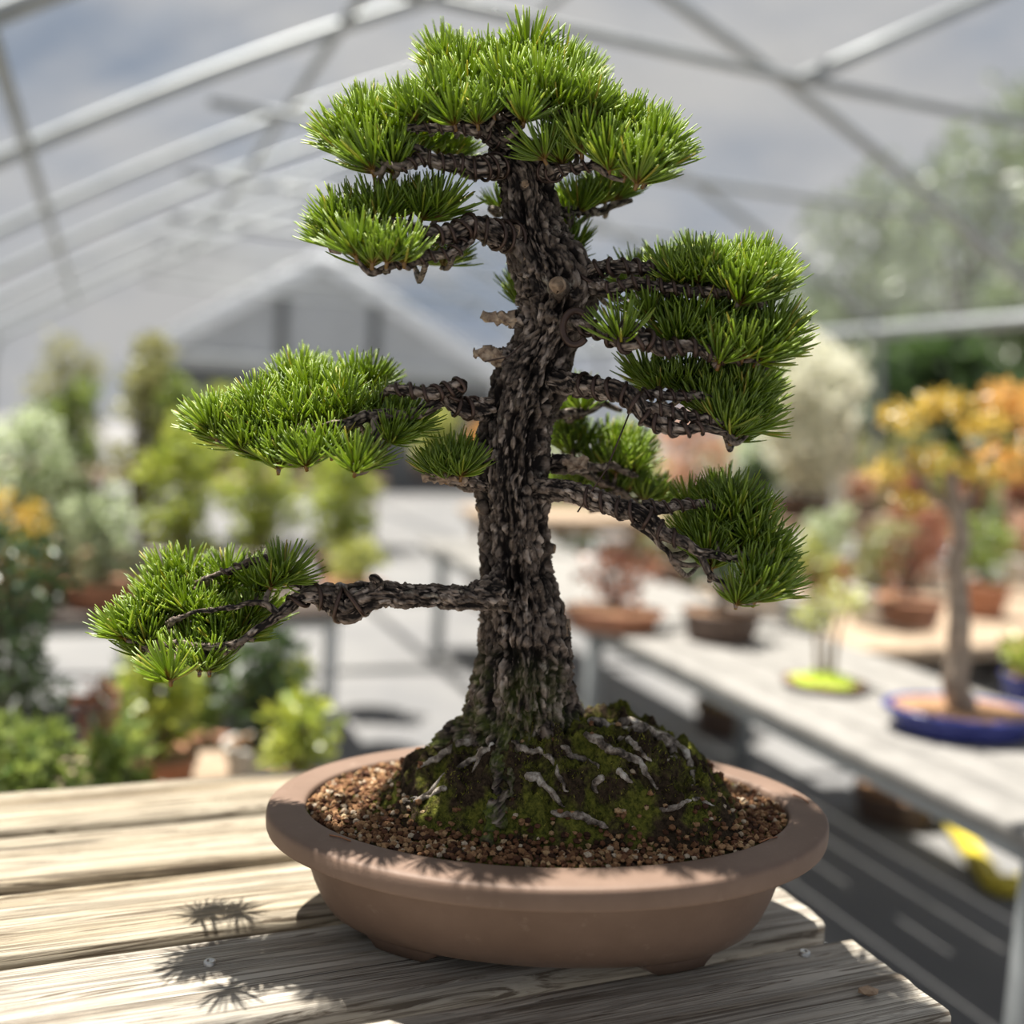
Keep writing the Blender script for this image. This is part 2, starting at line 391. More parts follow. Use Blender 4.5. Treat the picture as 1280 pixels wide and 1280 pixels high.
for a_, c_ in (((ul - .25, zl - .05), (ua, za + .02)), ((ua, za + .02), (ur + .25, zl - .05))):
    p, r_ = uvz(a_[0], vE - .06, a_[1]), uvz(c_[0], vE - .06, c_[1]); d = r_ - p; ln = np.linalg.norm(d); d /= ln
    b = MB(); b.box((p + r_) / 2, (d, D2, np.cross(d, D2)), (ln / 2, .08, .12)); b.part('roof_edge', WHT, house)
for px in (352, 468):
    u = atv(px, 420, vE) @ D1; b = MB(); b.box(uvz(u, vE - .02, (zl + za) / 2 - .25), BAX, (.06, .05, (za - zl) / 2 - .25)); b.part('gable_post', GREY_D, house)

# ------------------------------------------------------------ display bench
bench = thing('display_bench', 'weathered wooden slat bench under the large bonsai', 'bench', uvz(-.2, 1.0, FLOOR_Z))
def plank(name, u0, u1, v0, v1, z1, th, mat, parent, seed, frame=BAX):
    nu, nv = 90, 14; uu = np.linspace(u0, u1, nu); prof = []
    w = v1 - v0; ch = .004
    for s in np.linspace(0, 1, nv): prof.append((v0 + ch + (w - 2 * ch) * s, z1))
    prof += [(v1, z1 - ch), (v1, z1 - th + ch), (v1 - ch, z1 - th), (v0 + ch, z1 - th), (v0, z1 - th + ch), (v0, z1 - ch)]
    prof = np.array(prof); n = len(prof); G = np.zeros((nu, n, 3))
    for i, u in enumerate(uu):
        G[i, :, 0] = u + (fbm(np.stack([prof[:, 0] * 40, prof[:, 1] * 40, np.full(n, seed * 3.)], -1), 3) - .5) * (.006 if i in (0, nu - 1) else 0)
        G[i, :, 1] = prof[:, 0] + (vnoise(np.array([[u * 9, seed, 0.]]), 2)[0] - .5) * .004
        G[i, :, 2] = prof[:, 1]
    nn = fbm(np.stack([G[..., 0] * 3, G[..., 1] * 130, np.full(G.shape[:2], seed * 5.)], -1), 5, 3) - .5
    topm = np.zeros(n); topm[1:nv - 1] = 1
    G[..., 2] += nn * .0034 * topm
    G = G.reshape(-1, 3); Wd = G[:, :1] * D1 + G[:, 1:2] * D2 + G[:, 2:] * UPW
    Q = gridq(nu, n); c0, c1 = len(Wd), len(Wd) + 1
    Wd = np.vstack([Wd, Wd[:n].mean(0), Wd[(nu - 1) * n:nu * n].mean(0)]); j = np.arange(n); j2 = (j + 1) % n
    T = np.concatenate([np.stack([np.full(n, c0), j2, j], 1), np.stack([np.full(n, c1), (nu - 1) * n + j, (nu - 1) * n + j2], 1)])
    # local axes along the plank so that the grain follows it
    o = link(name, None or mesh(name, (Wd - uvz((u0 + u1) / 2, (v0 + v1) / 2, z1)) @ np.stack([D1, D2, UPW], 1), [Q, T], mat, None, True), parent)
    o.location = uvz((u0 + u1) / 2, (v0 + v1) / 2, z1) - np.array(parent.location); o.rotation_euler = (0, 0, math.atan2(D1[1], D1[0]))
    md = o.modifiers.new('edge', 'EDGE_SPLIT'); md.split_angle = math.radians(50)
    return o
for i, (v0, v1, ue, m) in enumerate([(1.294, 1.417, .70, WOODW), (1.148, 1.270, .715, WOODW), (.999, 1.125, .722, WOODW), (.838, .974, .727, WOODG), (.664, .803, .729, WOODG), (.50, .64, .72, WOODG)]):
    plank('plank', -1.15, ue, v0, v1, -.0022, .038, m, bench, i + 1)
for u in (-.75, .0, .55):
    b = MB(); b.box(uvz(u, .96, -.085), BAX, (.022, .44, .045), .004); b.part('joist', WOODG, bench)
for u in (-.75, .55):
    for v in (.56, 1.36):
        b = MB(); b.box(uvz(u, v, (FLOOR_Z - .04) / 2), BAX, (.045, .04, (-FLOOR_Z - .04) / 2), .005); b.part('leg', WOODG, bench)
SCR = plain('galvanised_screw', (.55, .55, .54), .35, .8, .2, 300)
for px, py in ((1006, 1191), (262, 1203)):
    p = onz(px, py, .0); a = np.linspace(0, 2 * np.pi, 20, endpoint=False); V = []
    for r_, z in ((.0055, -.004), (.0055, .0012), (.0048, .002), (.0024, .002), (.002, .0008)):
        V += [p + [r_ * math.cos(t), r_ * math.sin(t), z] for t in a]
    V.append(p + [0, 0, .0006]); b = MB(); b.add(V, gridq(5, 20), [[100, 80 + k, 80 + (k + 1) % 20] for k in range(20)]); b.part('screw', SCR, bench)

# ------------------------------------------------------------ the bonsai
PX, PY = .051, 1.0; KT = .0328
tree = thing('potted_bonsai', 'large pine bonsai with thick dark trunk in oval brown clay pot on wooden bench', 'bonsai', (PX, PY, 0))
def tilt(x): return KT * (x - PX)
NA = 160; ang = np.linspace(0, 2 * np.pi, NA, endpoint=False)
prof = [(.150, .060, .011), (.1960, .0900, .010), (.2075, .0985, .0125), (.2150, .1100, .020), (.2240, .1230, .035), (.2320, .1340, .055), (.2385, .1430, .078), (.2425, .1490, .098), (.2440, .1520, .1045),
        (.2480, .1560, .1055), (.2500, .1580, .1085), (.2660, .1760, .1100), (.2755, .1876, .1110), (.2778, .1899, .1122), (.2788, .1907, .1150), (.2791, .1909, .1220), (.2789, .1907, .1275), (.2782, .1900, .1302), (.2765, .1884, .1318), (.2720, .1838, .1327), (.2600, .1715, .1336),
        (.2480, .1590, .1342), (.2435, .1540, .1340), (.2415, .1518, .1328), (.2405, .1510, .1290), (.2380, .1490, .1150), (.2300, .1400, .0900)]
V = []
for a_, b_, z in prof:
    wob = 1 + .0022 * np.sin(3 * ang + z * 20) + .0015 * np.sin(7 * ang + 2)
    x = a_ * np.cos(ang) * wob; y = b_ * np.sin(ang) * wob
    V.append(np.stack([PX + x, PY + y, z + KT * x * (z / .1335)], -1))
V = np.concatenate(V); n = len(prof); V = np.vstack([V, V[:NA].mean(0), V[-NA:].mean(0)]); j = np.arange(NA); j2 = (j + 1) % NA
T = np.concatenate([np.stack([np.full(NA, n * NA), j2, j], 1), np.stack([np.full(NA, n * NA + 1), (n - 1) * NA + j, (n - 1) * NA + j2], 1)])
pot = part('pot', V, [gridq(n, NA), T], CLAY, tree)
for sx, sy in ((-1, -1), (1, -1), (-1, 1), (1, 1)):                        # four cloud-cut feet
    th = math.atan2(sy * 1.0, sx * .95); dt = .23; g = []
    for k, t in enumerate(np.linspace(th - dt, th + dt, 15)):
        w = abs(k - 7) / 7.; zb = .0 if w < .72 else (w - .72) * .03
        for s, z in ((1.0, .0215), (.985, .0125), (.955, zb), (.80, zb), (.80, .0135)):
            sc = s * (1.035 if s == 1.0 else 1.0); g.append([PX + .2085 * sc * math.cos(t), PY + .1000 * sc * math.sin(t), z])
    b = MB(); b.add(g, gridq(15, 5), [[0, 2, 1], [0, 3, 2], [0, 4, 3], [70, 71, 72], [70, 72, 73], [70, 73, 74]]); b.part('foot', CLAY, pot)

# soil, root mound
ZS = .1265
MCX, MCY = .052, 1.005
def mound_h(x, y):
    dx = x - MCX; dy = y - MCY
    ax = np.where(dx < 0, .182, .196); ay = np.where(dy < 0, .116, .105)
    p = np.where(dx < 0, 2., 2. + 1.6 * np.clip(dx / .12, 0, 1))
    rn = (np.abs(dx / ax) ** p + np.abs(dy / ay) ** p) ** (1 / p)
    a = np.arctan2(dy, dx); s = np.clip(1 - rn, 0, 1)
    h = np.where(dx < 0, .118 * s ** 1.35 + .010 * np.clip(s * 4, 0, 1), .058 * np.clip(s * 2.2, 0, 1) ** .8 + .026 * s ** 1.3)
    h = h +   .012 * np.exp(-(((x - .02) / .085) ** 2 + ((y - .955) / .06) ** 2)) * np.clip(s * 6, 0, 1)
    rough = (fbm(np.stack([x * 55, y * 55, 0 * x], -1), 11, 4) - .5) * .034 + (fbm(np.stack([x * 220, y * 220, 0 * x], -1), 19, 3) - .5) * .008
    ridge = np.abs(np.sin(a * 6.5 + 3 * vnoise(np.stack([x * 20, y * 20, 0 * x], -1), 5))) * .012 * np.clip(s * 3, 0, 1) * np.clip(rn * 2, 0, 1)
    crag = (.5 - np.abs(fbm(np.stack([x * 34 + 5, y * 34, 0 * x], -1), 71, 4) - .5) * 4.) * .016
    return h + (rough + ridge + crag) * np.clip(s * 6, 0, 1), rn
def ground_z(x, y):
    h, rn = mound_h(x, y); return ZS + tilt(x) + .004 * (1 - ((x - PX) / .24) ** 2) + h
nr, na = 120, 300; rr = np.linspace(0, 1, nr) ** .85; aa = np.linspace(0, 2 * np.pi, na, endpoint=False)
X = PX + .2400 * rr[:, None] * np.cos(aa); Y = PY + .1505 * rr[:, None] * np.sin(aa)
G = np.stack([X, Y, ground_z(X, Y)], -1).reshape(-1, 3)
part('soil', G, gridq(nr, na), MOUND, tree, label='dark mossy root mound rising from the soil')
def onmound(px, py):
    d = ray(px, py)
    for Yv in np.arange(.82, 1.25, .0015):
        p = CAM + d * (Yv / d[1])
        if p[2] < ground_z(np.array([p[0]]), np.array([p[1]]))[0]: return p
    return at(px, py, 1.0)
# granules
ico_t = (1 + 5 ** .5) / 2
IV = np.array([(-1, ico_t, 0), (1, ico_t, 0), (-1, -ico_t, 0), (1, -ico_t, 0), (0, -1, ico_t), (0, 1, ico_t), (0, -1, -ico_t), (0, 1, -ico_t), (ico_t, 0, -1), (ico_t, 0, 1), (-ico_t, 0, -1), (-ico_t, 0, 1)]) / 1.9
IT = np.array([(0, 11, 5), (0, 5, 1), (0, 1, 7), (0, 7, 10), (0, 10, 11), (1, 5, 9), (5, 11, 4), (11, 10, 2), (10, 7, 6), (7, 1, 8), (3, 9, 4), (3, 4, 2), (3, 2, 6), (3, 6, 8), (3, 8, 9), (4, 9, 5), (2, 4, 11), (6, 2, 10), (8, 6, 7), (9, 8, 1)])
pts = []
sp = .0046
for gx in np.arange(-.238, .238, sp):
    for gy in np.arange(-.15, .15, sp):
        x = gx + RNG.normal() * sp * .35; y = gy + RNG.normal() * sp * .35
        if (x / .2375) ** 2 + (y / .148) ** 2 < 1: pts.append((PX + x, PY + y))
pts = np.array(pts); h, rn = mound_h(pts[:, 0], pts[:, 1]); keep = (rn > .95) | ((rn > .84) & (RNG.random(len(pts)) < .30)) | (RNG.random(len(pts)) < .008)
pts = pts[keep]; pts = np.vstack([pts, pts[RNG.random(len(pts)) < .45] + RNG.normal(size=(1, 2)) * .001]); z = ground_z(pts[:, 0], pts[:, 1]); b = MB()
for (x, y), zz in zip(pts, z):
    s = .0022 + .0013 * RNG.random() ** 1.5; vv = IV * (1 + RNG.normal(size=(12, 1)) * .23) * s * np.array([1, 1, .8])
    w = fbm(np.array([[x * 14, y * 14, 0]]), 31, 2)[0]; b.add(vv + [x, y, zz + s * RNG.uniform(.2, 1.5)], (), IT, rnd=np.clip(RNG.normal(.50, .30) + (w - .5) * .5, 0, 1))
b.part('soil_granules', GRAN, tree, False, 'tan and red-brown clay soil granules', 'stuff')
# moss blades
N = 16000; x = MCX + RNG.uniform(-.18, .18, N); y = MCY + RNG.uniform(-.115, .11, N); h, rn = mound_h(x, y)
mk = fbm(np.stack([x * 26, y * 26, 0 * x], -1), 41, 3); k = (rn < .97) & (mk > .51 + .05 * RNG.random(N)); x, y = x[k], y[k]; z = ground_z(x, y); n = len(x)
d = RNG.normal(size=(n, 3)) * [.6, .6, .3] + [0, 0, 1]; d /= np.linalg.norm(d, axis=1)[:, None]; s = RNG.normal(size=(n, 3)); s = np.cross(d, s); s /= np.linalg.norm(s, axis=1)[:, None]
P = np.stack([x, y, z - .0005], -1); L_ = RNG.uniform(.0018, .0042, (n, 1)); Vv = np.stack([P - s * .0006, P + s * .0006, P + d * L_], 1).reshape(-1, 3)
part('moss', Vv, np.arange(3 * n).reshape(-1, 3), MOSS, tree, {'rnd': np.repeat(RNG.random(n), 3)}, label='short yellow-green moss on the roots', kind='stuff')

def bark(P, r, n, seed, sc=(150, 95), amp=.3, flute=None, ell=None, moss=None, knob=None):
    """tube with plated bark relief; returns verts, quads, tris and the attributes"""
    P = np.asarray(P); T, Nn, B = frames(P); a = np.linspace(0, 2 * np.pi, n, endpoint=False)
    rad = np.repeat(r[:, None], n, 1)
    if flute is not None: rad = rad * flute(P, a)
    dirs = np.cos(a)[None, :, None] * Nn[:, None] + np.sin(a)[None, :, None] * B[:, None]
    V = P[:, None] + rad[..., None] * dirs
    s = np.concatenate([[0], np.cumsum(np.linalg.norm(np.diff(P, axis=0), axis=1))])
    loc = np.stack([np.cos(a)[None] * rad, np.sin(a)[None] * rad, np.repeat(s[:, None], n, 1)], -1)
    wp = loc + (np.stack([vnoise(loc * 90, seed + 50), vnoise(loc * 90, seed + 51), vnoise(loc * 90, seed + 52)], -1) - .5) * .0055
    q_ = wp * [sc[0], sc[0], sc[1]]
    f1, f2, idv = worley(q_, seed); e1 = np.clip((f2 - f1) * 2.6, 0, 1)
    f1b, f2b, idb = worley(q_ * [2.1, 2.1, 1.7] + 9, seed + 9); e2 = np.clip((f2b - f1b) * 2.5, 0, 1)
    big = fbm(loc * [40, 40, 18], seed + 77, 3)
    rid = 1 - np.abs(2 * fbm(wp * [130, 130, 26], seed + 33, 4) - 1) * 2.2; gr = fbm(wp * [420, 420, 200], seed + 44, 3)
    h = e1 * (.35 + .65 * idv) * .5 + e2 * .25 + (rid - .5) * .35 + (gr - .5) * .5; idv = np.clip(idv * .6 + idb * .5 + (gr - .5) * .8 - .05, 0, 1)
    V = V + dirs * ((h - .45) * amp * np.minimum(.0062, rad * .42) + (big - .5) * amp * rad * .55 + (rid - .5) * amp * np.minimum(.0085, rad * .3))[..., None]
    V = V.reshape(-1, 3); Q = gridq(len(P), n); k = len(V); V = np.vstack([V, P[:1], P[-1:] + T[-1:] * r[-1] * .5]); j = np.arange(n); j2 = (j + 1) % n
    Tr = np.concatenate([np.stack([np.full(n, k), j2, j], 1), np.stack([np.full(n, k + 1), (len(P) - 1) * n + j, (len(P) - 1) * n + j2], 1)])
    ex = lambda q: np.concatenate([q.ravel(), [.5, .5]])
    return V, Q, Tr, ex(np.clip(h * 1.25, 0, 1)), ex((idv * .7 + idb * .3))
# trunk: x, y, half width in the photograph's pixels, depth
TK = [(655, 990, 134, 1.012), (655, 955, 114, 1.01), (655, 924, 90, 1.008), (656, 897, 75, 1.005), (655, 868, 64, 1.002), (654, 838, 59, 1.0), (654, 808, 54, 1.0), (652, 778, 50, 1.0), (650, 745, 45, 1.0), (646, 715, 40, 1.0), (644, 680, 40, .998), (643, 640, 40, .996),
      (641, 600, 41, .995), (643, 560, 42, .995), (650, 520, 43, .995), (663, 480, 44, .995), (679, 440, 36, .994), (693, 405, 36, .993), (698, 372, 42, .992), (688, 340, 44, .992), (671, 310, 38, .992), (662, 280, 32, .992), (659, 250, 31, .992), (653, 222, 30, .992), (640, 195, 25, .992), (626, 168, 19, .99), (618, 148, 13, .985), (614, 132, 7, .98)]
K = np.array([[*at(x, y, Yv), w / F * Yv] for x, y, w, Yv in TK])
TP = spline(K, .0016)
def flute(P, a):
    z = P[:, 2]; t = np.clip((.36 - z) / .24, 0, 1)[:, None]
    return 1 + t ** 1.5 * (.09 * np.sin(4 * a[None] + 1.0 + z[:, None] * 6) + .09 * np.sin(9 * a[None] + 2.0 - z[:, None] * 9) + .05 * np.sin(15 * a[None] + z[:, None] * 20)) - .02
V, Q, Tr, h, idv = bark(TP[:, :3], TP[:, 3], 230, 3, (170, 66), 1.0, flute)
mz = np.clip((.30 - V[:, 2]) / .13, 0, 1)
trunk = part('trunk', V, [Q, Tr], BARK, tree, {'h': h, 'plate': idv, 'moss': mz})
def trunk_at(z): i = np.abs(TP[:, 2] - z).argmin(); return TP[i, :3], TP[i, 3]

# cut scars and knobs on the trunk
def knob(px, py, rpx, out, parent, name, mat_side, mat_face, dirv=(0, -1, .1)):
    p = at(px, py, 1.0); c_, r_ = trunk_at(p[2]); d = np.array(dirv, float); d /= np.linalg.norm(d)
    base = p.copy(); base[1] = c_[1] - math.sqrt(max(r_ ** 2 - (p[0] - c_[0]) ** 2, 0)) * .92 if abs(dirv[1]) > .5 else c_[1] - .01
    r = rpx / F; P = np.array([base - d * r, base, base + d * out * .7, base + d * out, base + d * (out + .0003), base + d * (out - .002)]); rad = np.array([1.5, 1.25, 1.05, .92, .66, .3]) * r
    V, Q, T = tube(P, rad, 22); V = V + (fbm(V * 400, 8, 3)[:, None] - .5) * .003
    o = part(name, V, [Q, T], [mat_side, mat_face], parent); me = o.data; mi = np.zeros(len(me.polygons), np.int32); mi[22 * 3:22 * 5] = 1; mi[-22:] = 1; me.polygons.foreach_set('material_index', mi)
    me.attributes.new('h', 'FLOAT', 'POINT').data.foreach_set('value', np.full(len(V), .5, np.float32)); me.attributes.new('plate', 'FLOAT', 'POINT').data.foreach_set('value', np.full(len(V), .4, np.float32))
for a_ in ((696, 366, 11, .012, (-.1, -1, .1)), (645, 297, 8, .006, (-.2, -1, .1)), (656, 240, 5, .006, (0, -1, 0)), (688, 684, 6, .004, (1, -.4, .1)), (700, 782, 12, .008, (1, -.35, .1)), (602, 633, 7, .004, (-1, -.2, -.3)), (655, 330, 5, .006, (-.3, -1, .2))):
    knob(*a_[:4], trunk, 'pruning_scar', BARK2, CUT, a_[4])

# ------------------------------------------------------------ branches, wires, needle tufts
def tuft_mesh(seed, nn=58):
    g = np.random.default_rng(seed); b = MB()
    for k in range(nn):
        th = math.radians(5 + 54 * math.sqrt((k + .5) / nn) + g.normal() * 6); ph = k * 2.39996 + g.normal() * .25; Ln = g.uniform(.78, 1.08)
        base = np.array([math.cos(ph) * .05, math.sin(ph) * .05, .16 * (1 - k / nn) - .02]); P = [base]; segs = 4
        for s in range(segs):
            t_ = th * (1.08 - .30 * s / segs); P.append(P[-1] + Ln / segs * np.array([math.sin(t_) * math.cos(ph), math.sin(t_) * math.sin(ph), math.cos(t_)]))
        P = np.array(P); rr_ = np.array([.022, .031, .031, .028, .012]) * g.uniform(.85, 1.15); V, Q, T = tube(P, rr_, 3, False)
        r_ = np.clip(g.normal(.50, .2), 0, .9) if g.random() > .035 else g.uniform(.9, 1.)
        b.add(V, Q, [[12, 13, 14]], rnd=r_, t=np.repeat(np.linspace(0, 1, 5), 3))
    V, Q, T = tube([(0, 0, -.16), (0, 0, 0), (0, 0, .13), (0, 0, .2)], [.045, .055, .045, .01], 6); b.add(V, Q, T, rnd=.5, t=0.)
    return b
TUFT = [tuft_mesh(s) for s in range(8)]
TARR = [(np.concatenate(b.V), b.faces(), {k: np.concatenate(a) for k, a in b.A.items()}) for b in TUFT]
TME = [mesh('needle_tuft', V, f_, NEEDLE, a) for V, f_, a in TARR]
ALLT = []                                                                    # (position, axis, scale, variant, branch)
OV = np.array(tree.location)
def branch(paths, tufts, pad, wires=(), Y0=1.0, behind=.8, kdep=.0006, lean=.75, size=.040, mat=BARK2, seed=0, upw=1.0, dback=(.025, .085), fwd=.03, tdy=6):
    """paths: lists of (px, py, dY, r px); tufts: (px, py[, dY]); pad: (px centre, py centre, half width)"""
    b = MB(); cl = []
    for i, pth in enumerate(paths):
        K = np.array([[*at(x, y, Y0 + dy), r / F * (Y0 + dy)] for x, y, dy, r in pth]); Pp = spline(K, .0016)
        g = np.random.default_rng(seed * 31 + i); wob = np.stack([vnoise(Pp[:, :3] * 60, 60 + seed + i), vnoise(Pp[:, :3] * 60, 70 + seed + i), vnoise(Pp[:, :3] * 60, 80 + seed + i)], -1) - .5
        Pp[:, :3] += wob * .006 * np.clip(np.linspace(0, 8, len(Pp)), 0, 1)[:, None]; r = np.maximum(Pp[:, 3], .0012)
        n = 60 if r.max() > .009 else 28 if r.max() > .004 else 14
        V, Q, T, h, idv = bark(Pp[:, :3], r, n, 5 + seed + i, (170, 95), .9); b.add(V, Q, T, h=h, plate=idv); cl.append((Pp[:, :3], r))
    allp = np.concatenate([c_[0] for c_ in cl]); g = np.random.default_rng(seed); pc, pyc, pw = pad; mine = []
    ext = []
    for t in tufts:
        px, py = t[:2]; px = pc + (px - pc) * .83; dY = t[2] if len(t) > 2 else -(py - pyc) * kdep + g.normal() * .008 - fwd
        py += tdy; ext.append((px, py, dY, True))
        if g.random() < behind: ext.append((px + g.normal() * 9, py + g.uniform(-4, 6), dY + g.uniform(*dback), False))
    for px, py, dY, front in ext:
        p = at(px, py, Y0 + dY); lx = np.clip((px - pc) / pw, -1.1, 1.1)
        ax = np.array([lx * abs(lx) ** .3 * lean, -.22 + g.normal() * .13 + (dY > .03) * .35, upw]) + g.normal(size=3) * .11; ax /= np.linalg.norm(ax)
        mine.append((p, ax, size * .93 * g.uniform(.88, 1.12), int(g.integers(8)), front))
        j = np.linalg.norm(allp - p, axis=1) + np.clip((p[2] - allp[:, 2]), -.02, 0) * -1.5; s = allp[j.argmin()]; q0 = p - ax * size * .10
        mid = (s + q0) / 2 + [0, 0, -.12 * np.linalg.norm(s - q0)] + g.normal(size=3) * .002; K = spline(np.array([s, mid, q0]), .003); rr_ = np.linspace(.0030, .0019, len(K)) * (1 if np.linalg.norm(s - q0) > .01 else .8)
        V, Q, T = tube(K, rr_, 7); V = V + (vnoise(V * 500, 3)[:, None] - .5) * .001; b.add(V, Q, T, h=vnoise(V * 420, 4), plate=.45 + .4 * vnoise(V * 300, 6))
    ob = b.part('branch', mat, tree)
    for (i, t0, t1, step, wr) in wires:
        step *= 1.25
        Pp, r = cl[i]; n = len(Pp); a0, a1 = int(t0 * n), max(int(t1 * n), int(t0 * n) + 4); Pp, r = Pp[a0:a1], r[a0:a1]
        T, Nn, B = frames(Pp); s = np.concatenate([[0], np.cumsum(np.linalg.norm(np.diff(Pp, axis=0), axis=1))]); ph = s / step * 2 * np.pi
        m = max(12, int(s[-1] / step * 16)); si = np.linspace(0, s[-1], m); f_ = lambda A: np.stack([np.interp(si, s, A[:, k]) for k in range(3)], -1)
        ph = si / step * 2 * np.pi + seed; rad = np.interp(si, s, r) * 1.06 + wr * .7
        Wp = f_(Pp) + rad[:, None] * (np.cos(ph)[:, None] * f_(Nn) + np.sin(ph)[:, None] * f_(B)); V, Q, T = tube(Wp, wr, 7); part('wire', V, [Q, T], WIRE, ob)
    for t in mine: ALLT.append((*t, ob))
    return ob
Z1 = lambda s, ox, oy: (lambda L_: [(ox + t[0] / s, oy + t[1] / s) + tuple(t[2:]) for t in L_])
z1 = Z1(2.286, 340, 0); z2 = Z1(2.133, 80, 420); z3 = Z1(2.56, 600, 280); z5 = Z1(2.667, 180, 320)

# crown
branch([[(632, 178, -.01, 12), (606, 164, -.03, 9), (575, 160, -.04, 7), (540, 158, -.045, 5), (505, 160, -.05, 4)],
        [(622, 152, 0, 11), (634, 142, -.02, 9), (652, 132, -.03, 7), (690, 128, -.03, 5), (725, 132, -.02, 4)],
        [(616, 140, .01, 7), (600, 115, .03, 5), (575, 95, .05, 4)], [(640, 140, .01, 7), (665, 110, .04, 5), (700, 95, .05, 3)]],
       z1([(735, 132, .03), (590, 165, .03), (672, 178, .02), (500, 185, .02), (440, 165, .03), (840, 178, .03), (905, 222, .03), (530, 220, .0), (640, 215, 0.), (775, 200, 0), (855, 240, -.01),
           (480, 318), (700, 262), (795, 268), (405, 300), (560, 318), (345, 300), (895, 285), (955, 290), (615, 290), (440, 260), (720, 310), (520, 270, -.02), (660, 240, -.03), (760, 250, -.03), (850, 280, -.03), (930, 300, .01)]),
       (655, 105, 130), [(0, .1, .9, .009, .0014), (1, .1, .7, .009, .0014)], .99, 0.45, .0009, 0.4675, 0.0418, seed=1, tdy=16, fwd=.015)
branch([[(630, 205, -.01, 14), (600, 210, -.03, 12), (566, 206, -.04, 9), (530, 198, -.045, 7), (500, 212, -.05, 5), (482, 205, -.05, 4)], [(545, 200, -.045, 5), (520, 185, -.04, 4), (490, 178, -.04, 3)]],
       z1([(312, 402), (250, 335), (232, 440), (330, 450), (185, 425), (270, 470), (290, 360), (210, 390), (360, 380), (165, 400), (380, 340), (345, 480), (240, 380)]) + z1([(540, 445, .08), (500, 430, .07), (430, 425, .06)]),
       (500, 175, 75), [(0, .05, .9, .008, .0016)], .985, 0.35, .0007, 0.68, 0.0409, seed=2, fwd=.02)
branch([[(665, 205, 0, 14), (688, 218, -.02, 9), (700, 212, -.03, 6), (735, 208, -.035, 5), (775, 200, -.03, 4), (810, 205, -.03, 3)]],
       z1([(800, 452), (870, 425), (950, 445), (1015, 432), (1085, 462), (1020, 490), (1125, 430), (935, 345), (1040, 365), (1060, 510), (740, 440), (845, 380), (990, 380), (1100, 400), (900, 400), (965, 470), (1140, 470)]),
       (760, 180, 95), [(0, .1, .8, .009, .0015)], .985, 0.40, .0007, 0.68, 0.0409, seed=3)
branch([[(684, 262, .02, 7), (720, 264, .05, 6), (750, 262, .06, 5), (790, 250, .06, 3)]],
       z1([(920, 570, .06), (870, 592, .05), (960, 560, .06), (1000, 555, .06), (830, 640, .05), (850, 700, .06), (830, 590, .07), (1020, 540, .08)]), (740, 240, 55), [], .99, 0.25, .0006, 0.51, 0.0356, seed=4)
branch([[(650, 300, 0, 18), (622, 292, -.025, 15), (585, 285, -.04, 12), (545, 295, -.05, 9), (515, 302, -.055, 7), (470, 302, -.06, 5), (425, 308, -.06, 4)],
        [(588, 300, -.035, 8), (560, 318, -.05, 6), (520, 325, -.055, 5), (470, 340, -.06, 3.5)], [(540, 290, -.045, 5), (510, 278, -.045, 4), (460, 274, -.04, 3)], [(480, 308, -.06, 4), (500, 325, -.06, 4), (530, 330, -.05, 3)]],
       z1([(240, 612), (352, 605), (450, 612), (505, 602), (160, 672), (200, 685), (262, 690), (132, 690), (222, 715, -.08), (280, 738, -.08), (390, 735, -.075), (430, 735, .03), (525, 742, .04), (300, 625), (190, 640), (330, 735, -.08), (420, 590, .02), (150, 640)]),
       (480, 285, 95), [(0, .0, .85, .0095, .0019), (1, .1, .9, .009, .0016)], .985, 0.30, .0004, 0.68, 0.0392, seed=5)
branch([[(640, 262, .03, 6), (615, 262, .06, 4)], [(700, 318, .02, 6), (708, 312, .04, 4)], [(650, 372, .02, 6), (645, 378, .05, 4)]], [(620, 258, .07), (706, 322, .04), (715, 318, .06), (653, 378, .05), (648, 365, .07)], (660, 300, 90), [], .99, 0, seed=6, size=.034)
# right side
branch([[(712, 372, -.01, 24), (732, 356, -.01, 16), (748, 338, -.02, 9), (776, 332, -.03, 8), (800, 332, -.03, 7), (830, 338, -.03, 5)], [(740, 358, -.015, 12), (762, 360, -.03, 8), (790, 356, -.04, 7), (820, 356, -.045, 6), (855, 360, -.05, 5), (890, 364, -.05, 5), (930, 372, -.05, 4), (955, 374, -.05, 3)]],
       z3([(640, 182), (600, 170), (712, 192), (810, 152), (760, 185), (800, 205), (862, 205), (905, 182), (885, 228), (955, 212), (930, 160), (560, 158, .02), (680, 130, .02), (850, 240), (920, 240), (740, 150), (870, 140), (965, 180), (690, 170)]) + [(775, 355, .06)],
       (890, 350, 105), [(0, .25, .95, .010, .002), (1, .15, .9, .0095, .0018)], .985, 0.40, .0007, 0.68, 0.0392, seed=7)
branch([[(714, 402, -.03, 10), (742, 414, -.05, 7), (768, 426, -.06, 8), (790, 428, -.065, 9), (812, 424, -.065, 9), (828, 434, -.065, 9), (846, 432, -.065, 8), (874, 438, -.065, 6), (905, 446, -.06, 5), (945, 450, -.06, 4), (970, 448, -.055, 3)], [(778, 428, -.06, 6), (786, 402, -.065, 5), (806, 412, -.065, 5)]],
       z3([(402, 362, -.06), (510, 292), (562, 295), (640, 372), (702, 382), (605, 335), (735, 335), (765, 385), (805, 325), (832, 305), (872, 412), (930, 425), (905, 372), (962, 395), (990, 352), (780, 432), (690, 310), (850, 345), (950, 340), (985, 400), (600, 375)]),
       (870, 415, 120), [(0, .1, .85, .011, .0022)], .985, 0.30, .0006, 0.6375, 0.0409, seed=8)
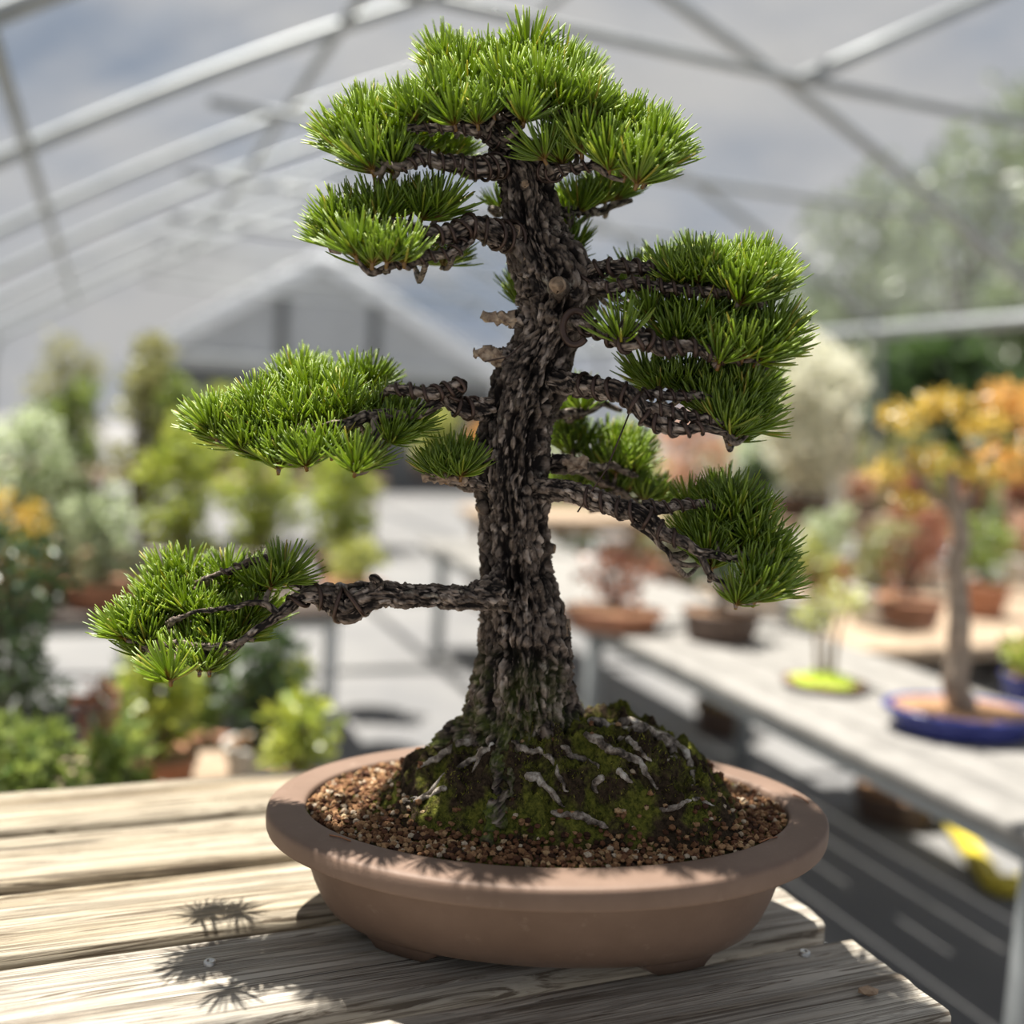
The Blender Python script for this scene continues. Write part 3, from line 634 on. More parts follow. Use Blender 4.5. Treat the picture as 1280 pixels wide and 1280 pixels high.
branch([[(690, 476, -.01, 13), (729, 482, -.03, 12), (756, 487, -.045, 11), (784, 493, -.055, 11), (796, 507, -.06, 11), (808, 526, -.06, 9), (834, 532, -.065, 8), (872, 536, -.065, 6), (905, 541, -.06, 4)],
        [(790, 497, -.05, 7), (822, 491, -.05, 6), (850, 493, -.05, 5), (876, 491, -.05, 4)], [(806, 508, -.06, 7), (838, 513, -.06, 7), (874, 522, -.06, 5), (900, 530, -.055, 4)]],
       z3([(540, 522, -.02), (592, 512, -.02), (642, 512, -.02), (500, 495, .0), (722, 585), (762, 612), (705, 545), (800, 585), (852, 605), (832, 545), (882, 545), (852, 655), (902, 642), (820, 672), (760, 540), (900, 590), (800, 640), (860, 560), (780, 520), (850, 500, .02), (905, 520, .02)]),
       (880, 500, 95), [(0, .15, .9, .011, .002), (1, .1, .9, .009, .0016), (2, .1, .9, .009, .0016)], .985, 0.30, .0006, 0.68, 0.0401, seed=9)
branch([[(680, 520, .04, 7), (735, 512, .07, 5), (756, 506, .075, 4), (778, 512, .08, 3)], [(690, 582, .01, 9), (712, 582, .02, 9), (730, 581, .03, 8)], [(728, 582, .03, 5), (764, 584, .05, 4), (786, 592, .06, 3), (797, 596, .06, 2)], [(735, 590, .04, 4), (752, 602, .06, 3), (775, 612, .07, 2.5)]],
       z3([(320, 590, .07), (250, 600, .09), (262, 660, .1), (322, 692, .1), (282, 722, .09), (362, 742, .09), (422, 742, .09), (450, 782, .07), (522, 772, .07), (502, 832, .08), (542, 855, .08), (462, 852, .09), (302, 832, .10), (352, 895, .11), (560, 872, .08), (622, 875, .09), (240, 702, .1), (402, 832, .1), (300, 560, .1), (480, 720, .1), (250, 860, .12), (420, 690, .11), (520, 740, .1), (380, 800, .09)]),
       (740, 580, 90), [], .995, 0.25, .0005, 0.425, 0.0356, seed=10)
branch([[(672, 612, -.01, 14), (712, 614, -.03, 12), (748, 627, -.045, 11), (784, 637, -.055, 11), (810, 648, -.06, 11), (830, 663, -.065, 9), (854, 675, -.07, 7), (874, 690, -.07, 6), (912, 698, -.07, 5), (952, 698, -.07, 4), (982, 700, -.065, 3)],
        [(803, 634, -.05, 8), (830, 637, -.05, 7), (850, 633, -.045, 6), (881, 627, -.04, 4)], [(792, 652, -.06, 7), (815, 671, -.06, 5), (832, 690, -.05, 4), (838, 700, -.05, 3)], [(870, 690, -.07, 5), (890, 715, -.08, 4), (915, 735, -.085, 3)]],
       z3([(700, 1015), (662, 990), (762, 905), (832, 905), (902, 925), (822, 955), (842, 1030), (902, 1005), (962, 1055), (832, 1200, -.09), (902, 1190, -.085), (952, 1165, -.08), (882, 1125, -.07), (735, 1085), (765, 885, .0), (652, 892, .02), (745, 960), (960, 1110, -.06), (710, 1060)]),
       (900, 660, 115), [(0, .2, .6, .012, .0018), (1, .1, .8, .010, .0015)], .985, 0.25, .0004, 0.6375, 0.0392, seed=11)
# left side
branch([[(612, 512, -.01, 13), (578, 510, -.03, 11), (562, 503, -.04, 10), (553, 494, -.04, 10)], [(560, 504, -.04, 8), (576, 482, -.045, 8), (555, 487, -.05, 8), (535, 490, -.055, 7), (508, 486, -.055, 6), (484, 484, -.05, 5)],
        [(556, 500, -.04, 8), (520, 514, -.05, 7), (486, 520, -.055, 8), (458, 522, -.06, 8), (430, 530, -.06, 7), (400, 534, -.06, 5), (360, 545, -.06, 3)], [(470, 522, -.06, 5), (474, 545, -.07, 4), (470, 566, -.075, 3)]],
       z5([(512, 422, .03), (452, 425, .03), (622, 432, .03), (742, 425, .03), (802, 425, .03), (500, 542), (582, 545), (642, 532), (722, 525), (822, 562), (882, 605), (902, 582), (945, 565), (252, 575), (202, 565), (312, 555), (352, 545), (282, 625), (332, 645), (430, 692), (392, 665), (472, 665), (540, 682), (592, 655), (645, 645), (740, 702), (782, 680), (232, 605), (165, 565), (450, 500), (380, 600), (560, 470), (680, 470), (850, 520), (430, 570), (350, 490), (180, 590)]),
       (380, 520, 150), [(1, .05, .95, .0095, .0019), (0, .3, .8, .010, .002)], .985, 0.28, .0006, 0.7224999999999999, 0.0383, seed=12)
branch([[(612, 604, 0, 12), (585, 600, -.02, 9)]], z5([(1000, 725, -.03), (955, 715, -.03), (1060, 718, -.03), (1090, 702, -.01), (1025, 700, 0)]), (570, 585, 50), [], .985, .3, .0005, .6, .038, seed=13)
branch([[(628, 738, -.02, 26), (608, 742, -.025, 19), (580, 746, -.03, 15), (545, 747, -.035, 14), (505, 746, -.04, 15), (478, 743, -.045, 16), (455, 747, -.045, 19), (432, 753, -.045, 22), (412, 750, -.045, 17), (390, 743, -.05, 12), (368, 752, -.055, 8), (348, 768, -.06, 6), (325, 786, -.065, 5), (300, 800, -.07, 4), (262, 806, -.07, 4), (222, 800, -.07, 3)],
        [(400, 742, -.045, 8), (375, 728, -.04, 6), (350, 716, -.035, 5), (345, 700, -.03, 5), (318, 700, -.03, 5), (292, 712, -.03, 4), (260, 720, -.03, 3)], [(350, 768, -.06, 5), (320, 752, -.06, 4), (270, 760, -.06, 3), (215, 775, -.065, 2.5)], [(478, 738, -.05, 9), (470, 726, -.055, 6), (462, 722, -.055, 4)]],
       z2([(600, 655, -.05), (640, 640, -.05), (560, 665), (390, 660, .0), (330, 640, .0), (270, 640, 0), (250, 690), (330, 720), (375, 745), (300, 760), (420, 760), (470, 800), (430, 815), (500, 790), (370, 880), (400, 880), (200, 810), (150, 800), (230, 800), (180, 840), (275, 905, -.09), (320, 850), (440, 690, 0), (530, 660, .0), (230, 740), (280, 720), (460, 640, .0), (130, 790), (350, 820), (180, 760), (220, 720), (530, 740)]),
       (230, 770, 130), [(0, .40, .64, .016, .0021), (1, .1, .9, .012, .0013)], .985, 0.23, .0005, 0.7224999999999999, 0.0383, seed=14)
# dead stubs
for pth in ([(672, 402, 0, 13), (640, 400, -.005, 8), (618, 397, -.01, 5), (604, 396, -.012, 4)], [(650, 446, 0, 13), (622, 445, -.01, 9), (604, 442, -.015, 6), (592, 440, -.018, 4)], [(612, 600, 0, 12), (580, 598, -.025, 8), (555, 597, -.035, 6), (530, 596, -.04, 5)], [(690, 578, .0, 10), (715, 579, -.01, 7), (734, 579, -.015, 5)]):
    K = np.array([[*at(x, y, .99 + dy), r / F] for x, y, dy, r in pth]); Pp = spline(K, .0014); V, Q, T, h, idv = bark(Pp[:, :3], Pp[:, 3], 36, 91, (160, 60), 1.1); V = V + (np.stack([vnoise(V * 260, 2), vnoise(V * 260, 12), vnoise(V * 260, 22)], -1) - .5) * .007
    fc = [Q, T]; o = part('dead_stub', V, fc, [BARK2, DEAD], tree, {'h': h, 'plate': idv}, label='broken stub of dead pale wood'); me = o.data; mi = np.zeros(len(me.polygons), np.int32); n = len(Q); mi[int(n * .45):] = 1; me.polygons.foreach_set('material_index', mi)
# the thick loop of wire at the fork and the fine guy wire
a = np.linspace(.2, 5.6, 40); c_ = at(719, 410, .945); b = MB(); b.tube([c_ + [math.cos(t) * .0115, -.002 * t, math.sin(t) * .0155] for t in a], .0034, 10); b.part('wire_loop', WIRE, tree)
for p_, q_ in (((786, 518, .93), (722, 640, .94)), ((655, 428, .95), (606, 452, .95))):
    b = MB(); b.tube([at(*p_), (at(*p_) + at(*q_)) / 2 + [.004, 0, -.004], at(*q_)], .0008, 6); b.part('guy_wire', WIRE, tree)

# tufts: the hundred nearest as their own objects, the rest as one
order = sorted(range(len(ALLT)), key=lambda i: (not ALLT[i][4], ALLT[i][0][1])); near = set(order[:100]); b = MB()
for i, (p, ax, s, var, fr, ob) in enumerate(ALLT):
    qn = Vector(ax).to_track_quat('Z', 'Y') @ Vector((0, 0, 1)).rotation_difference(Vector((0, 0, 1))); M = (qn.to_matrix() @ Matrix.Rotation((i * 2.4) % 6.283, 3, 'Z'))
    if i in near:
        o = link('needle_tuft', TME[var], ob); o.matrix_local = Matrix.Translation(Vector(p - OV)) @ M.to_4x4() @ Matrix.Scale(s, 4)
    else:
        V, f_, A = TARR[var]; b.add(V @ np.array(M).T * s + p, f_[0], f_[1], **A)
b.part('needle_tuft', NEEDLE, tree, True, 'remaining bright green needle tufts of the crown and pads', 'stuff')
print('TUFTS', len(ALLT))

# surface roots
RT = [([(730, 926), (745, 934), (765, 944), (788, 960), (808, 972), (820, 990)], 5.5), ([(655, 975), (672, 984), (690, 1001), (706, 1014)], 4.5), ([(775, 908), (800, 912), (822, 918), (843, 932), (860, 950), (866, 972), (862, 990)], 5.5), ([(822, 1017), (850, 1010), (872, 1006), (895, 1010)], 3),
      ([(714, 1026), (735, 1030), (760, 1040)], 5), ([(752, 976), (744, 988), (745, 1000)], 4), ([(640, 932), (672, 952), (698, 975), (712, 992)], 3.5), ([(612, 940), (585, 958), (548, 978), (512, 1000)], 3.5), ([(620, 930), (604, 950), (590, 972)], 3), ([(772, 966), (782, 976), (788, 988)], 4),
      ([(700, 935), (730, 950), (748, 965)], 4), ([(826, 925), (842, 938), (836, 955)], 6), ([(690, 1020), (725, 1028)], 3), ([(560, 990), (530, 1004), (505, 1010)], 3), ([(735, 905), (780, 905), (830, 920)], 6), ([(600, 925), (560, 945), (520, 968)], 4.5), ([(770, 930), (800, 945), (815, 960)], 3.5)]
for pts, r in RT:
    K = np.array([[*onmound(*p), 1.1 * r * (1 - .6 * i / len(pts)) / F] for i, p in enumerate(pts)]); K[:, 2] += K[:, 3] * .35; Pp = spline(K, .002); gz = ground_z(Pp[:, 0], Pp[:, 1]); kk = min(11, len(gz) // 2 * 2 - 1); gz = np.convolve(np.pad(gz, kk // 2, 'edge'), np.ones(kk) / kk, 'valid'); Pp[:, 2] = gz + Pp[:, 3] * .5 + .001; e_ = np.linspace(0, 1, len(gz)); Pp[:, 3] *= np.clip(np.minimum(e_ * 5 + .45, (1 - e_) * 4 + .25), 0, 1)
    Pp[:, :3] += (np.stack([vnoise(Pp[:, :3] * 130, 7), vnoise(Pp[:, :3] * 130, 8), vnoise(Pp[:, :3] * 130, 9)], -1) - .5) * .005
    V, Q, T = tube(Pp[:, :3], Pp[:, 3] * (.8 + .5 * vnoise(Pp[:, :3] * 200, 3)), 14); V = V + (fbm(V * 350, 5, 3)[:, None] - .5) * .003; part('root', V, [Q, T], ROOT, tree)
# ------------------------------------------------------------ greenhouse benches and plants in the background
def leaves(blobs, n, size, seed, elong=1.9):
    """n small folded leaves spread through ellipsoids (centre, rx, ry, rz), denser towards their skin"""
    g = np.random.default_rng(seed); w = np.array([b_[1] * b_[2] + b_[1] * b_[3] + b_[2] * b_[3] for b_ in blobs]); k = g.choice(len(blobs), n, p=w / w.sum())
    c_ = np.array([b_[0] for b_ in blobs])[k]; rad = np.array([b_[1:] for b_ in blobs])[k]
    d = g.normal(size=(n, 3)); d /= np.linalg.norm(d, axis=1)[:, None]; p = c_ + d * rad * (g.random((n, 1)) ** .45)
    a = g.normal(size=(n, 3)) + d * .8 + [0, 0, .2]; a /= np.linalg.norm(a, axis=1)[:, None]; s = np.cross(a, g.normal(size=(n, 3))); s /= np.linalg.norm(s, axis=1)[:, None]; nn = np.cross(a, s)
    L_ = size * g.uniform(.7, 1.3, (n, 1)); wd = L_ / elong
    V = np.stack([p, p + a * L_ * .5 + s * wd * .5 + nn * wd * .12, p + a * L_, p + a * L_ * .5 - s * wd * .5 + nn * wd * .12], 1).reshape(-1, 3)
    i = np.arange(n) * 4; T = np.concatenate([np.stack([i, i + 1, i + 2], 1), np.stack([i, i + 2, i + 3], 1)]); return V, T, np.repeat(np.clip(g.normal(.5, .27, n), 0, 1), 4)
def pot_part(name, base, a_, b_, h, mat, root, rot=0., lip=.12):
    n = 40; an = np.linspace(0, 2 * np.pi, n, endpoint=False); pf = [(.0, 0), (.78, 0), (.84, .06), (.93, .55), (.96, .82), (1.0 + lip * .3, .84), (1.0 + lip * .3, 1.0), (.93, 1.0), (.90, .9), (0., .9)]
    V = np.concatenate([np.stack([s * a_ * np.cos(an), s * b_ * np.sin(an), np.full(n, z * h)], -1) for s, z in pf]); c_, s_ = math.cos(rot), math.sin(rot)
    V = V @ np.array([[c_, s_, 0], [-s_, c_, 0], [0, 0, 1]]) + base; pr = part(name, V, gridq(len(pf), n), mat, root)
    g = [base]; rr_ = np.linspace(0, .915, 9); V = np.concatenate([np.stack([s * a_ * np.cos(an), s * b_ * np.sin(an), h * (.93 + .10 * (1 - s * s)) + 0 * an], -1) for s in rr_])
    V = V @ np.array([[c_, s_, 0], [-s_, c_, 0], [0, 0, 1]]) + base; return pr, V
def plant(name, label, cat, base, pot, trunk, blobs, n, size, mat, seed, tmat=TRUNKD, soil=SOILB, group=None, rot=0.):
    """pot = (half length, half depth, height, material); trunk = list of (points, r0, r1); blobs in world space"""
    root = thing(name, label, cat, base, group); base = np.array(base, float)
    if pot:
        pr, V = pot_part('pot', base, *pot, root, rot); part('soil', V, gridq(9, 40), soil, root)
    if trunk:
        b = MB()
        for K, r0, r1 in trunk:
            P = spline(np.array(K), .03); P = P + (np.stack([vnoise(P * 14, seed), vnoise(P * 14, seed + 1), 0 * P[:, 0] + .5], -1) - .5) * r0 * 1.2; b.tube(P, np.linspace(r0, r1, len(P)), 10)
        b.part('trunk', tmat, root)
    if blobs:
        V, T, rn = leaves(blobs, n, size, seed); part('foliage', V, T, mat, root, {'rnd': rn}, False)
    return root
LF = dict(
    bright=leafmat('bright_green_leaves', (0.117, 0.218, 0.027), (0.509, 0.539, 0.081)), green=leafmat('mid_green_leaves', (0.074, 0.142, 0.030), (0.294, 0.356, 0.075)), dark=leafmat('dark_green_leaves', (0.014, 0.038, 0.014), (0.072, 0.123, 0.035)),
    pale=leafmat('silver_green_leaves', (0.208, 0.273, 0.130), (0.585, 0.650, 0.429)), cream=leafmat('cream_leaves', (.55, .55, .40), (.92, .90, .72)), olive=leafmat('olive_leaves', (0.130, 0.143, 0.046), (0.364, 0.351, 0.130)),
    lime=leafmat('lime_leaves', (.22, .28, .05), (.55, .55, .16)), gold=leafmat('gold_leaves', (.28, .22, .03), (.66, .46, .08)), orange=leafmat('orange_leaves', (.42, .19, .04), (.75, .45, .12)),
    red=leafmat('red_brown_leaves', (.17, .06, .035), (.42, .18, .10)), peach=leafmat('peach_leaves', (.40, .22, .14), (.68, .46, .33)), far=leafmat('distant_tree_leaves', (.055, .095, .04), (.17, .22, .09)))
BLUE = plain('blue_glaze', (.030, .040, .20), .25, 0, .2, 20); TERRA = plain('terracotta', (.36, .16, .09), .7, 0, .2, 20); BROWNP = plain('dark_brown_pot', (.10, .065, .05), .6, 0, .25, 20); GREYP = plain('pale_grey_pot', (.48, .47, .44), .7, 0, .12, 20)
MOSSG = plain('bright_moss', (.28, .36, .03), .95, 0, .35, 60); DARKB = plain('dark_stained_wood', (.085, .065, .055), .7, 0, .25, 10)

def bg_bench(name, label, u0, u1, v0, v1, z, top, legmat, slats, along, legs, th=.035, rail=True):
    root = thing(name, label, 'bench', uvz((u0 + u1) / 2, (v0 + v1) / 2, FLOOR_Z)); cu, cv = (u0 + u1) / 2, (v0 + v1) / 2
    w = (u1 - u0) if along == 'v' else (v1 - v0); sw = w / slats
    for i in range(slats):
        o_ = -w / 2 + (i + .5) * sw; b = MB()
        if along == 'v': b.box(uvz(cu + o_, cv, z - th / 2), BAX, (sw / 2 - .0045, (v1 - v0) / 2, th / 2), .004)
        else: b.box(uvz(cu, cv + o_, z - th / 2), BAX, ((u1 - u0) / 2, sw / 2 - .0045, th / 2), .004)
        b.part('slat', top, root)
    if rail:
        for c_, h in ((uvz(u0 + .05, cv, z - th - .02), (.018, (v1 - v0) / 2 - .03, .02)), (uvz(u1 - .05, cv, z - th - .02), (.018, (v1 - v0) / 2 - .03, .02)), (uvz(cu, v0 + .05, z - th - .02), ((u1 - u0) / 2 - .08, .018, .02)), (uvz(cu, v1 - .05, z - th - .02), ((u1 - u0) / 2 - .08, .018, .02))):
            b = MB(); b.box(c_, BAX, h, .003); b.part('rail', legmat, root)
    for u, v in legs:
        b = MB(); b.box(uvz(u, v, (FLOOR_Z + z - th) / 2), BAX, (.024, .024, (z - th - FLOOR_Z) / 2), .004); b.part('leg', legmat, root)
    return root
ZB = -.2
bg_bench('plant_bench', 'long pale grey slatted bench on the right carrying bonsai in trays', 1.6, 2.36, .75, 5.3, ZB, BENCHTOP, PIPE, 5, 'v', [(1.64, 1.33), (2.3, 1.33), (1.64, 3.2), (2.3, 3.2), (1.64, 5.0), (2.3, 5.0)])
SHELF = bg_bench('plant_shelf', 'brown timber shelf standing behind the grey bench on the right', 2.2, 6.1, 5.7, 6.4, -.12, TIMBER, TIMBER, 3, 'u', [(2.3, 5.78), (3.2, 5.78), (4.1, 5.78), (5.0, 5.78), (6.0, 5.78), (2.3, 6.3), (6.0, 6.3)], .05)
bg_bench('plant_bench', 'dark wooden bench on the left behind the path holding shrubs', -2.2, .84, 3.6, 4.6, -.23, DARKB, STEEL, 5, 'u', [(.79, 3.66), (-.6, 3.66), (-1.9, 3.66), (.79, 4.54)])
bg_bench('plant_bench', 'low timber bench on the left just beyond the bonsai bench', -1.5, .32, 1.95, 2.75, -.42, TIMBER, DARKB, 4, 'u', [(.26, 2.0), (-1.4, 2.0), (.26, 2.7), (-1.4, 2.7)])
bg_bench('plant_bench', 'far wooden bench at the end of the path before the grey shed', -2.4, 2.3, 8.6, 9.6, -.15, TIMBER, TIMBER, 4, 'u', [(-2.3, 8.7), (0., 8.7), (2.2, 8.7), (2.2, 9.5)])

def tree_on(p, K): return [(np.array([p + np.array([0, 0, z0]) if isinstance(z0, float) else z0 for z0 in K]), .02, .008)]
def bush(name, label, cat, base, h, w, n, size, mat, seed, pot=None, tr=.012, dp=None, nb=5, low=.25, tmat=TRUNKD, group=None):
    """a shrub h tall and w half wide above its pot, as several overlapping leaf masses on a forked stem"""
    base = np.array(base, float); g = np.random.default_rng(seed); ph = pot[2] if pot else 0.; dp = dp or w * .75; bl = []; tk = []
    top = base + [0, 0, ph + h * .8]; tk.append(([base + [0, 0, ph * .85], base + [g.normal() * w * .1, g.normal() * w * .1, ph + h * .4], top], tr, tr * .4))
    for k in range(nb):
        t = (k + .5) / nb; an = k * 2.4 + seed; rr_ = w * (.5 if nb > 1 else 0) * math.sqrt(max(.05, 1 - (2 * t - 1) ** 2) if low < .5 else 1)
        c_ = base + [math.cos(an) * rr_, math.sin(an) * rr_ * dp / w, ph + h * (low + (1 - low) * t * .85)]; s = w * g.uniform(.36, .52)
        bl.append((c_, s, s * dp / w, min(s, h * .3))); tk.append(([base + [0, 0, ph + h * low * .6], (base + c_) / 2 + [0, 0, ph * .5], c_], tr * .6, tr * .25))
    return plant(name, label, cat, base, pot, tk, bl, n, size, mat, seed, tmat, group=group)

# right bench
p = onz(1200, 916, ZB); Yb = p[1]; A_ = lambda x, y, d=0.: at(x, y, Yb + d)
plant('maple_bonsai', 'yellow-leaved maple bonsai with pale trunk in an oval blue glazed tray', 'bonsai', p, (.185, .125, .064, BLUE),
      [([p + [0, 0, .04], A_(1193, 800), A_(1192, 700), A_(1190, 640), A_(1180, 590)], .034, .016), ([A_(1191, 660), A_(1215, 610), A_(1245, 560)], .012, .006), ([A_(1190, 640), A_(1150, 600), A_(1125, 560)], .011, .005)],
      [(A_(1128, 520), .055, .07, .032), (A_(1180, 505, .03), .07, .07, .034), (A_(1112, 590), .05, .06, .03), (A_(1165, 575, .02), .06, .06, .035), (A_(1225, 530, .05), .06, .06, .035), (A_(1215, 590), .05, .06, .03), (A_(1140, 625), .04, .05, .02)], 900, .022, LF['gold'], 21, TRUNKP)
plant('maple_bonsai', 'orange-leaved maple bonsai at the right edge behind the blue tray', 'bonsai', onz(1330, 835, ZB), (.2, .14, .07, BROWNP),
      [([onz(1330, 835, ZB) + [0, 0, .05], atv(1325, 740, 2.0), atv(1300, 640, 2.0), atv(1285, 560, 2.0)], .03, .012)],
      [(atv(1262, 500, 2.05), .07, .09, .05), (atv(1300, 520, 2.05), .09, .09, .07), (atv(1250, 575, 2.0), .06, .08, .045), (atv(1305, 590, 2.0), .09, .09, .05)], 700, .03, LF['orange'], 22, TRUNKP)
p = onz(1030, 860, ZB); root = plant('moss_bonsai', 'low dark tray of bright green moss with thin stems on the grey bench', 'bonsai', p, (.115, .095, .022, BROWNP), [([p + [.02 * k, .01 * k, .03], p + [.03 * k, .02, .14], p + [.04 * k + .01, .02, .24]], .008, .004) for k in (-1, 0, 1.)], [(p + [.03, .03, .25], .08, .07, .05), (p + [-.04, .02, .2], .05, .05, .035)], 260, .022, LF['lime'], 23, TRUNKP)
b = MB(); n = 36; an = np.linspace(0, 2 * np.pi, n, endpoint=False); b.add(np.concatenate([np.stack([p[0] + .1 * s * np.cos(an), p[1] + .083 * s * np.sin(an), p[2] + .018 + .028 * (1 - s * s) + .004 * np.sin(an * 5 + s * 8)], -1) for s in np.linspace(0.02, 1, 8)]), gridq(8, n)); b.part('moss', MOSSG, root)
p = onz(765, 786, ZB); bush('azalea_bonsai', 'small red-brown bonsai in terracotta tray at the far end of grey bench', 'bonsai', p, .20, .17, 300, .035, LF['red'], 24, (.17, .12, .07, TERRA), .015)
p = onz(900, 800, ZB); bush('pine_bonsai', 'dark green bonsai in a dark pot in the middle of the grey bench', 'bonsai', p, .30, .17, 500, .04, LF['dark'], 25, (.13, .11, .10, BROWNP), .018)
p = onz(985, 800, ZB); bush('potted_shrub', 'pale lime shrub in a light grey pot beside the moss tray', 'shrub', p + [.12, .2, 0], .22, .11, 300, .03, LF['lime'], 26, (.10, .10, .12, GREYP), .01)
p = onz(1272, 900, ZB); bush('potted_herb', 'small bright green plant at the right edge behind the blue tray', 'plant', p + [.12, .22, 0], .10, .08, 220, .03, LF['bright'], 27, (.06, .06, .07, BLUE), .006)
p = onz(1075, 790, ZB); bush('potted_shrub', 'brown-leaved shrub in terracotta pot near the back of the grey bench', 'shrub', p + [.25, .2, 0], .26, .16, 300, .035, LF['red'], 28, (.12, .12, .10, TERRA), .012)
# timber shelf behind
ZSH = -.12
def shelf(px, v=6.0): d = ray(px, 640); p = CAM + d * (v / (d @ D2)); return np.array([p[0], p[1], ZSH])
bush('weeping_conifer', 'tall cream-coloured conifer standing on the timber shelf', 'shrub', shelf(1003), 1.10, .46, 3400, .085, LF['cream'], 31, (.2, .2, .16, BROWNP), .03, nb=10, low=.1)
bush('potted_shrub', 'dark green shrub beside the cream conifer on the timber shelf', 'shrub', shelf(945, 5.85), .30, .16, 500, .06, LF['dark'], 32, (.15, .15, .1, TERRA), .02)
bush('potted_shrub', 'peach-leaved shrub on the timber shelf left of the cream conifer', 'shrub', shelf(858), .62, .30, 600, .07, LF['peach'], 33, (.16, .16, .12, BROWNP), .02, low=.1)
for i, (px, m, hh, lab) in enumerate(((1075, 'peach', .22, 'low peach-leaved plant right of the cream conifer on the shelf'), (1135, 'red', .26, 'low rusty red plant on the shelf behind the pale maple trunk'), (1210, 'red', .22, 'low rusty red plant on the shelf right of the pale maple trunk'), (1180, 'lime', .45, 'pale yellow-green plant on the shelf behind the maple'), (1275, 'red', .26, 'rusty red plant on the shelf at the right edge'))):
    bush('potted_shrub', lab, 'shrub', shelf(px, 5.9 if i % 2 else 6.15), hh, .16 if m != 'lime' else .11, 420, .06, LF[m], 40 + i, (.15, .15, .10, TERRA if i % 2 else BROWNP), .012, low=.2, group='low plants on the timber shelf')
for i, (px, v, m, hh, w, lab) in enumerate(((700, 7.2, 'green', .9, .42, 'green shrub on the ground beyond the end of the grey bench'), (790, 7.6, 'bright', 1.0, .45, 'fresh green shrub on the ground behind the peach shrub'), (930, 8.2, 'pale', 1.1, .5, 'silvery shrub on the ground behind the timber shelf'), (1110, 8.4, 'olive', 1.15, .55, 'olive shrub on the ground behind the timber shelf'), (1260, 8.2, 'green', 1.0, .5, 'green shrub on the ground at the right behind the shelf'))):
    d = ray(px, 640); p = CAM + d * (v / (d @ D2)); p[2] = FLOOR_Z; bush('garden_shrub', lab, 'shrub', p, hh, w, 800, .09, LF[m], 50 + i, (.25, .25, .25, BROWNP), .03, low=.15, group='shrubs on the ground behind the shelf')

for i, (px, v, m, hh, w, pm, lab) in enumerate(((850, 5.2, 'olive', .34, .2, BROWNP, 'olive plant on the low deck behind the dark bonsai of the grey bench'), (955, 4.4, 'green', .30, .2, GREYP, 'green plant on the low deck behind the lime shrub of the grey bench'), (1040, 5.25, 'pale', .34, .18, TERRA, 'silvery plant on the low deck before the timber shelf'), (1110, 4.25, 'olive', .34, .22, GREYP, 'olive plant on the low deck behind the moss tray'), (1160, 5.2, 'red', .30, .17, GREYP, 'red-brown plant on the low deck before the timber shelf'), (1235, 4.4, 'green', .34, .22, TERRA, 'green plant on the low deck behind the blue tray'), (1290, 5.3, 'peach', .3, .2, GREYP, 'peach plant on the low deck at the right edge before the shelf'))):
    d = ray(px, 640); p = CAM + d * (v / (d @ D2)); p[2] = -.50; bush('potted_shrub', lab, 'shrub', p, hh, w, 420, .06, LF[m], 170 + i, (.16, .16, .2, pm), .015, low=.1, group='plants on the low deck behind the grey bench')
bg_bench('plant_deck', 'low brown timber deck between the grey bench and the timber shelf', 2.78, 6.0, 3.75, 5.5, -.50, TIMBER, TIMBER, 9, 'u', [(2.85, 3.83), (5.9, 3.83), (2.85, 5.4), (5.9, 5.4)])
b = MB(); b.box(uvz(4.15, 6.0, -.46), BAX, (1.9, .28, .02), .004); b.part('lower_shelf', TIMBER, SHELF)
# left bench
ZL = -.23
def onb(px, v, z): d = ray(px, 640); p = CAM + d * (v / (d @ D2)); return np.array([p[0], p[1], z])
for i, (px, v, m, hh, w, n, lab) in enumerate((
        (35, 4.0, 'pale', .62, .19, 900, 'silvery green shrub near the left end of the dark bench'), (84, 4.4, 'green', .75, .15, 900, 'mid green shrub with loose crown on the dark bench'), (178, 4.4, 'olive', 1.0, .16, 900, 'tall olive shrub rising above the others on the dark bench'),
        (228, 3.95, 'bright', .60, .19, 800, 'fresh green shrub right of the tall olive one'), (12, 3.75, 'gold', .30, .13, 400, 'yellow-leaved small shrub at the left end of the dark bench'), (325, 4.3, 'bright', .55, .20, 900, 'broad bright green shrub in the middle of the dark bench'), (430, 4.25, 'bright', .50, .18, 800, 'bright green shrub near the right end of the dark bench'),
        (130, 3.75, 'pale', .34, .15, 500, 'pale low shrub at the front of the dark bench'))):
    bush('potted_shrub', lab, 'shrub', onb(px, v, ZL), hh, w, n, .045, LF[m], 60 + i, (.13, .11, .09, (BROWNP, TERRA, GREYP)[i % 3]), .016, low=.12, nb=7, group='shrubs on the dark bench at left')
bush('azalea_bonsai', 'yellow and orange azalea at the right end of the dark bench', 'bonsai', onb(447, 3.78, ZL), .16, .12, 350, .035, LF['lime'], 71, (.12, .1, .07, TERRA), .012)
for i, (px, v, m, hh, w, lab) in enumerate(((175, 3.2, 'pale', .36, .115, 'silvery plant on the floor in front of the dark bench, left one'), (268, 3.4, 'green', .38, .115, 'green plant on the floor in front of the dark bench, middle one'), (358, 3.15, 'bright', .36, .11, 'light green plant on the floor in front of the dark bench, right one'))):
    bush('potted_shrub', lab, 'shrub', onb(px, v, FLOOR_Z), hh, w, 450, .05, LF[m], 190 + i, (.1, .1, .16, (GREYP, TERRA, GREYP)[i]), .012, low=.1, group='plants on the floor before the dark bench')
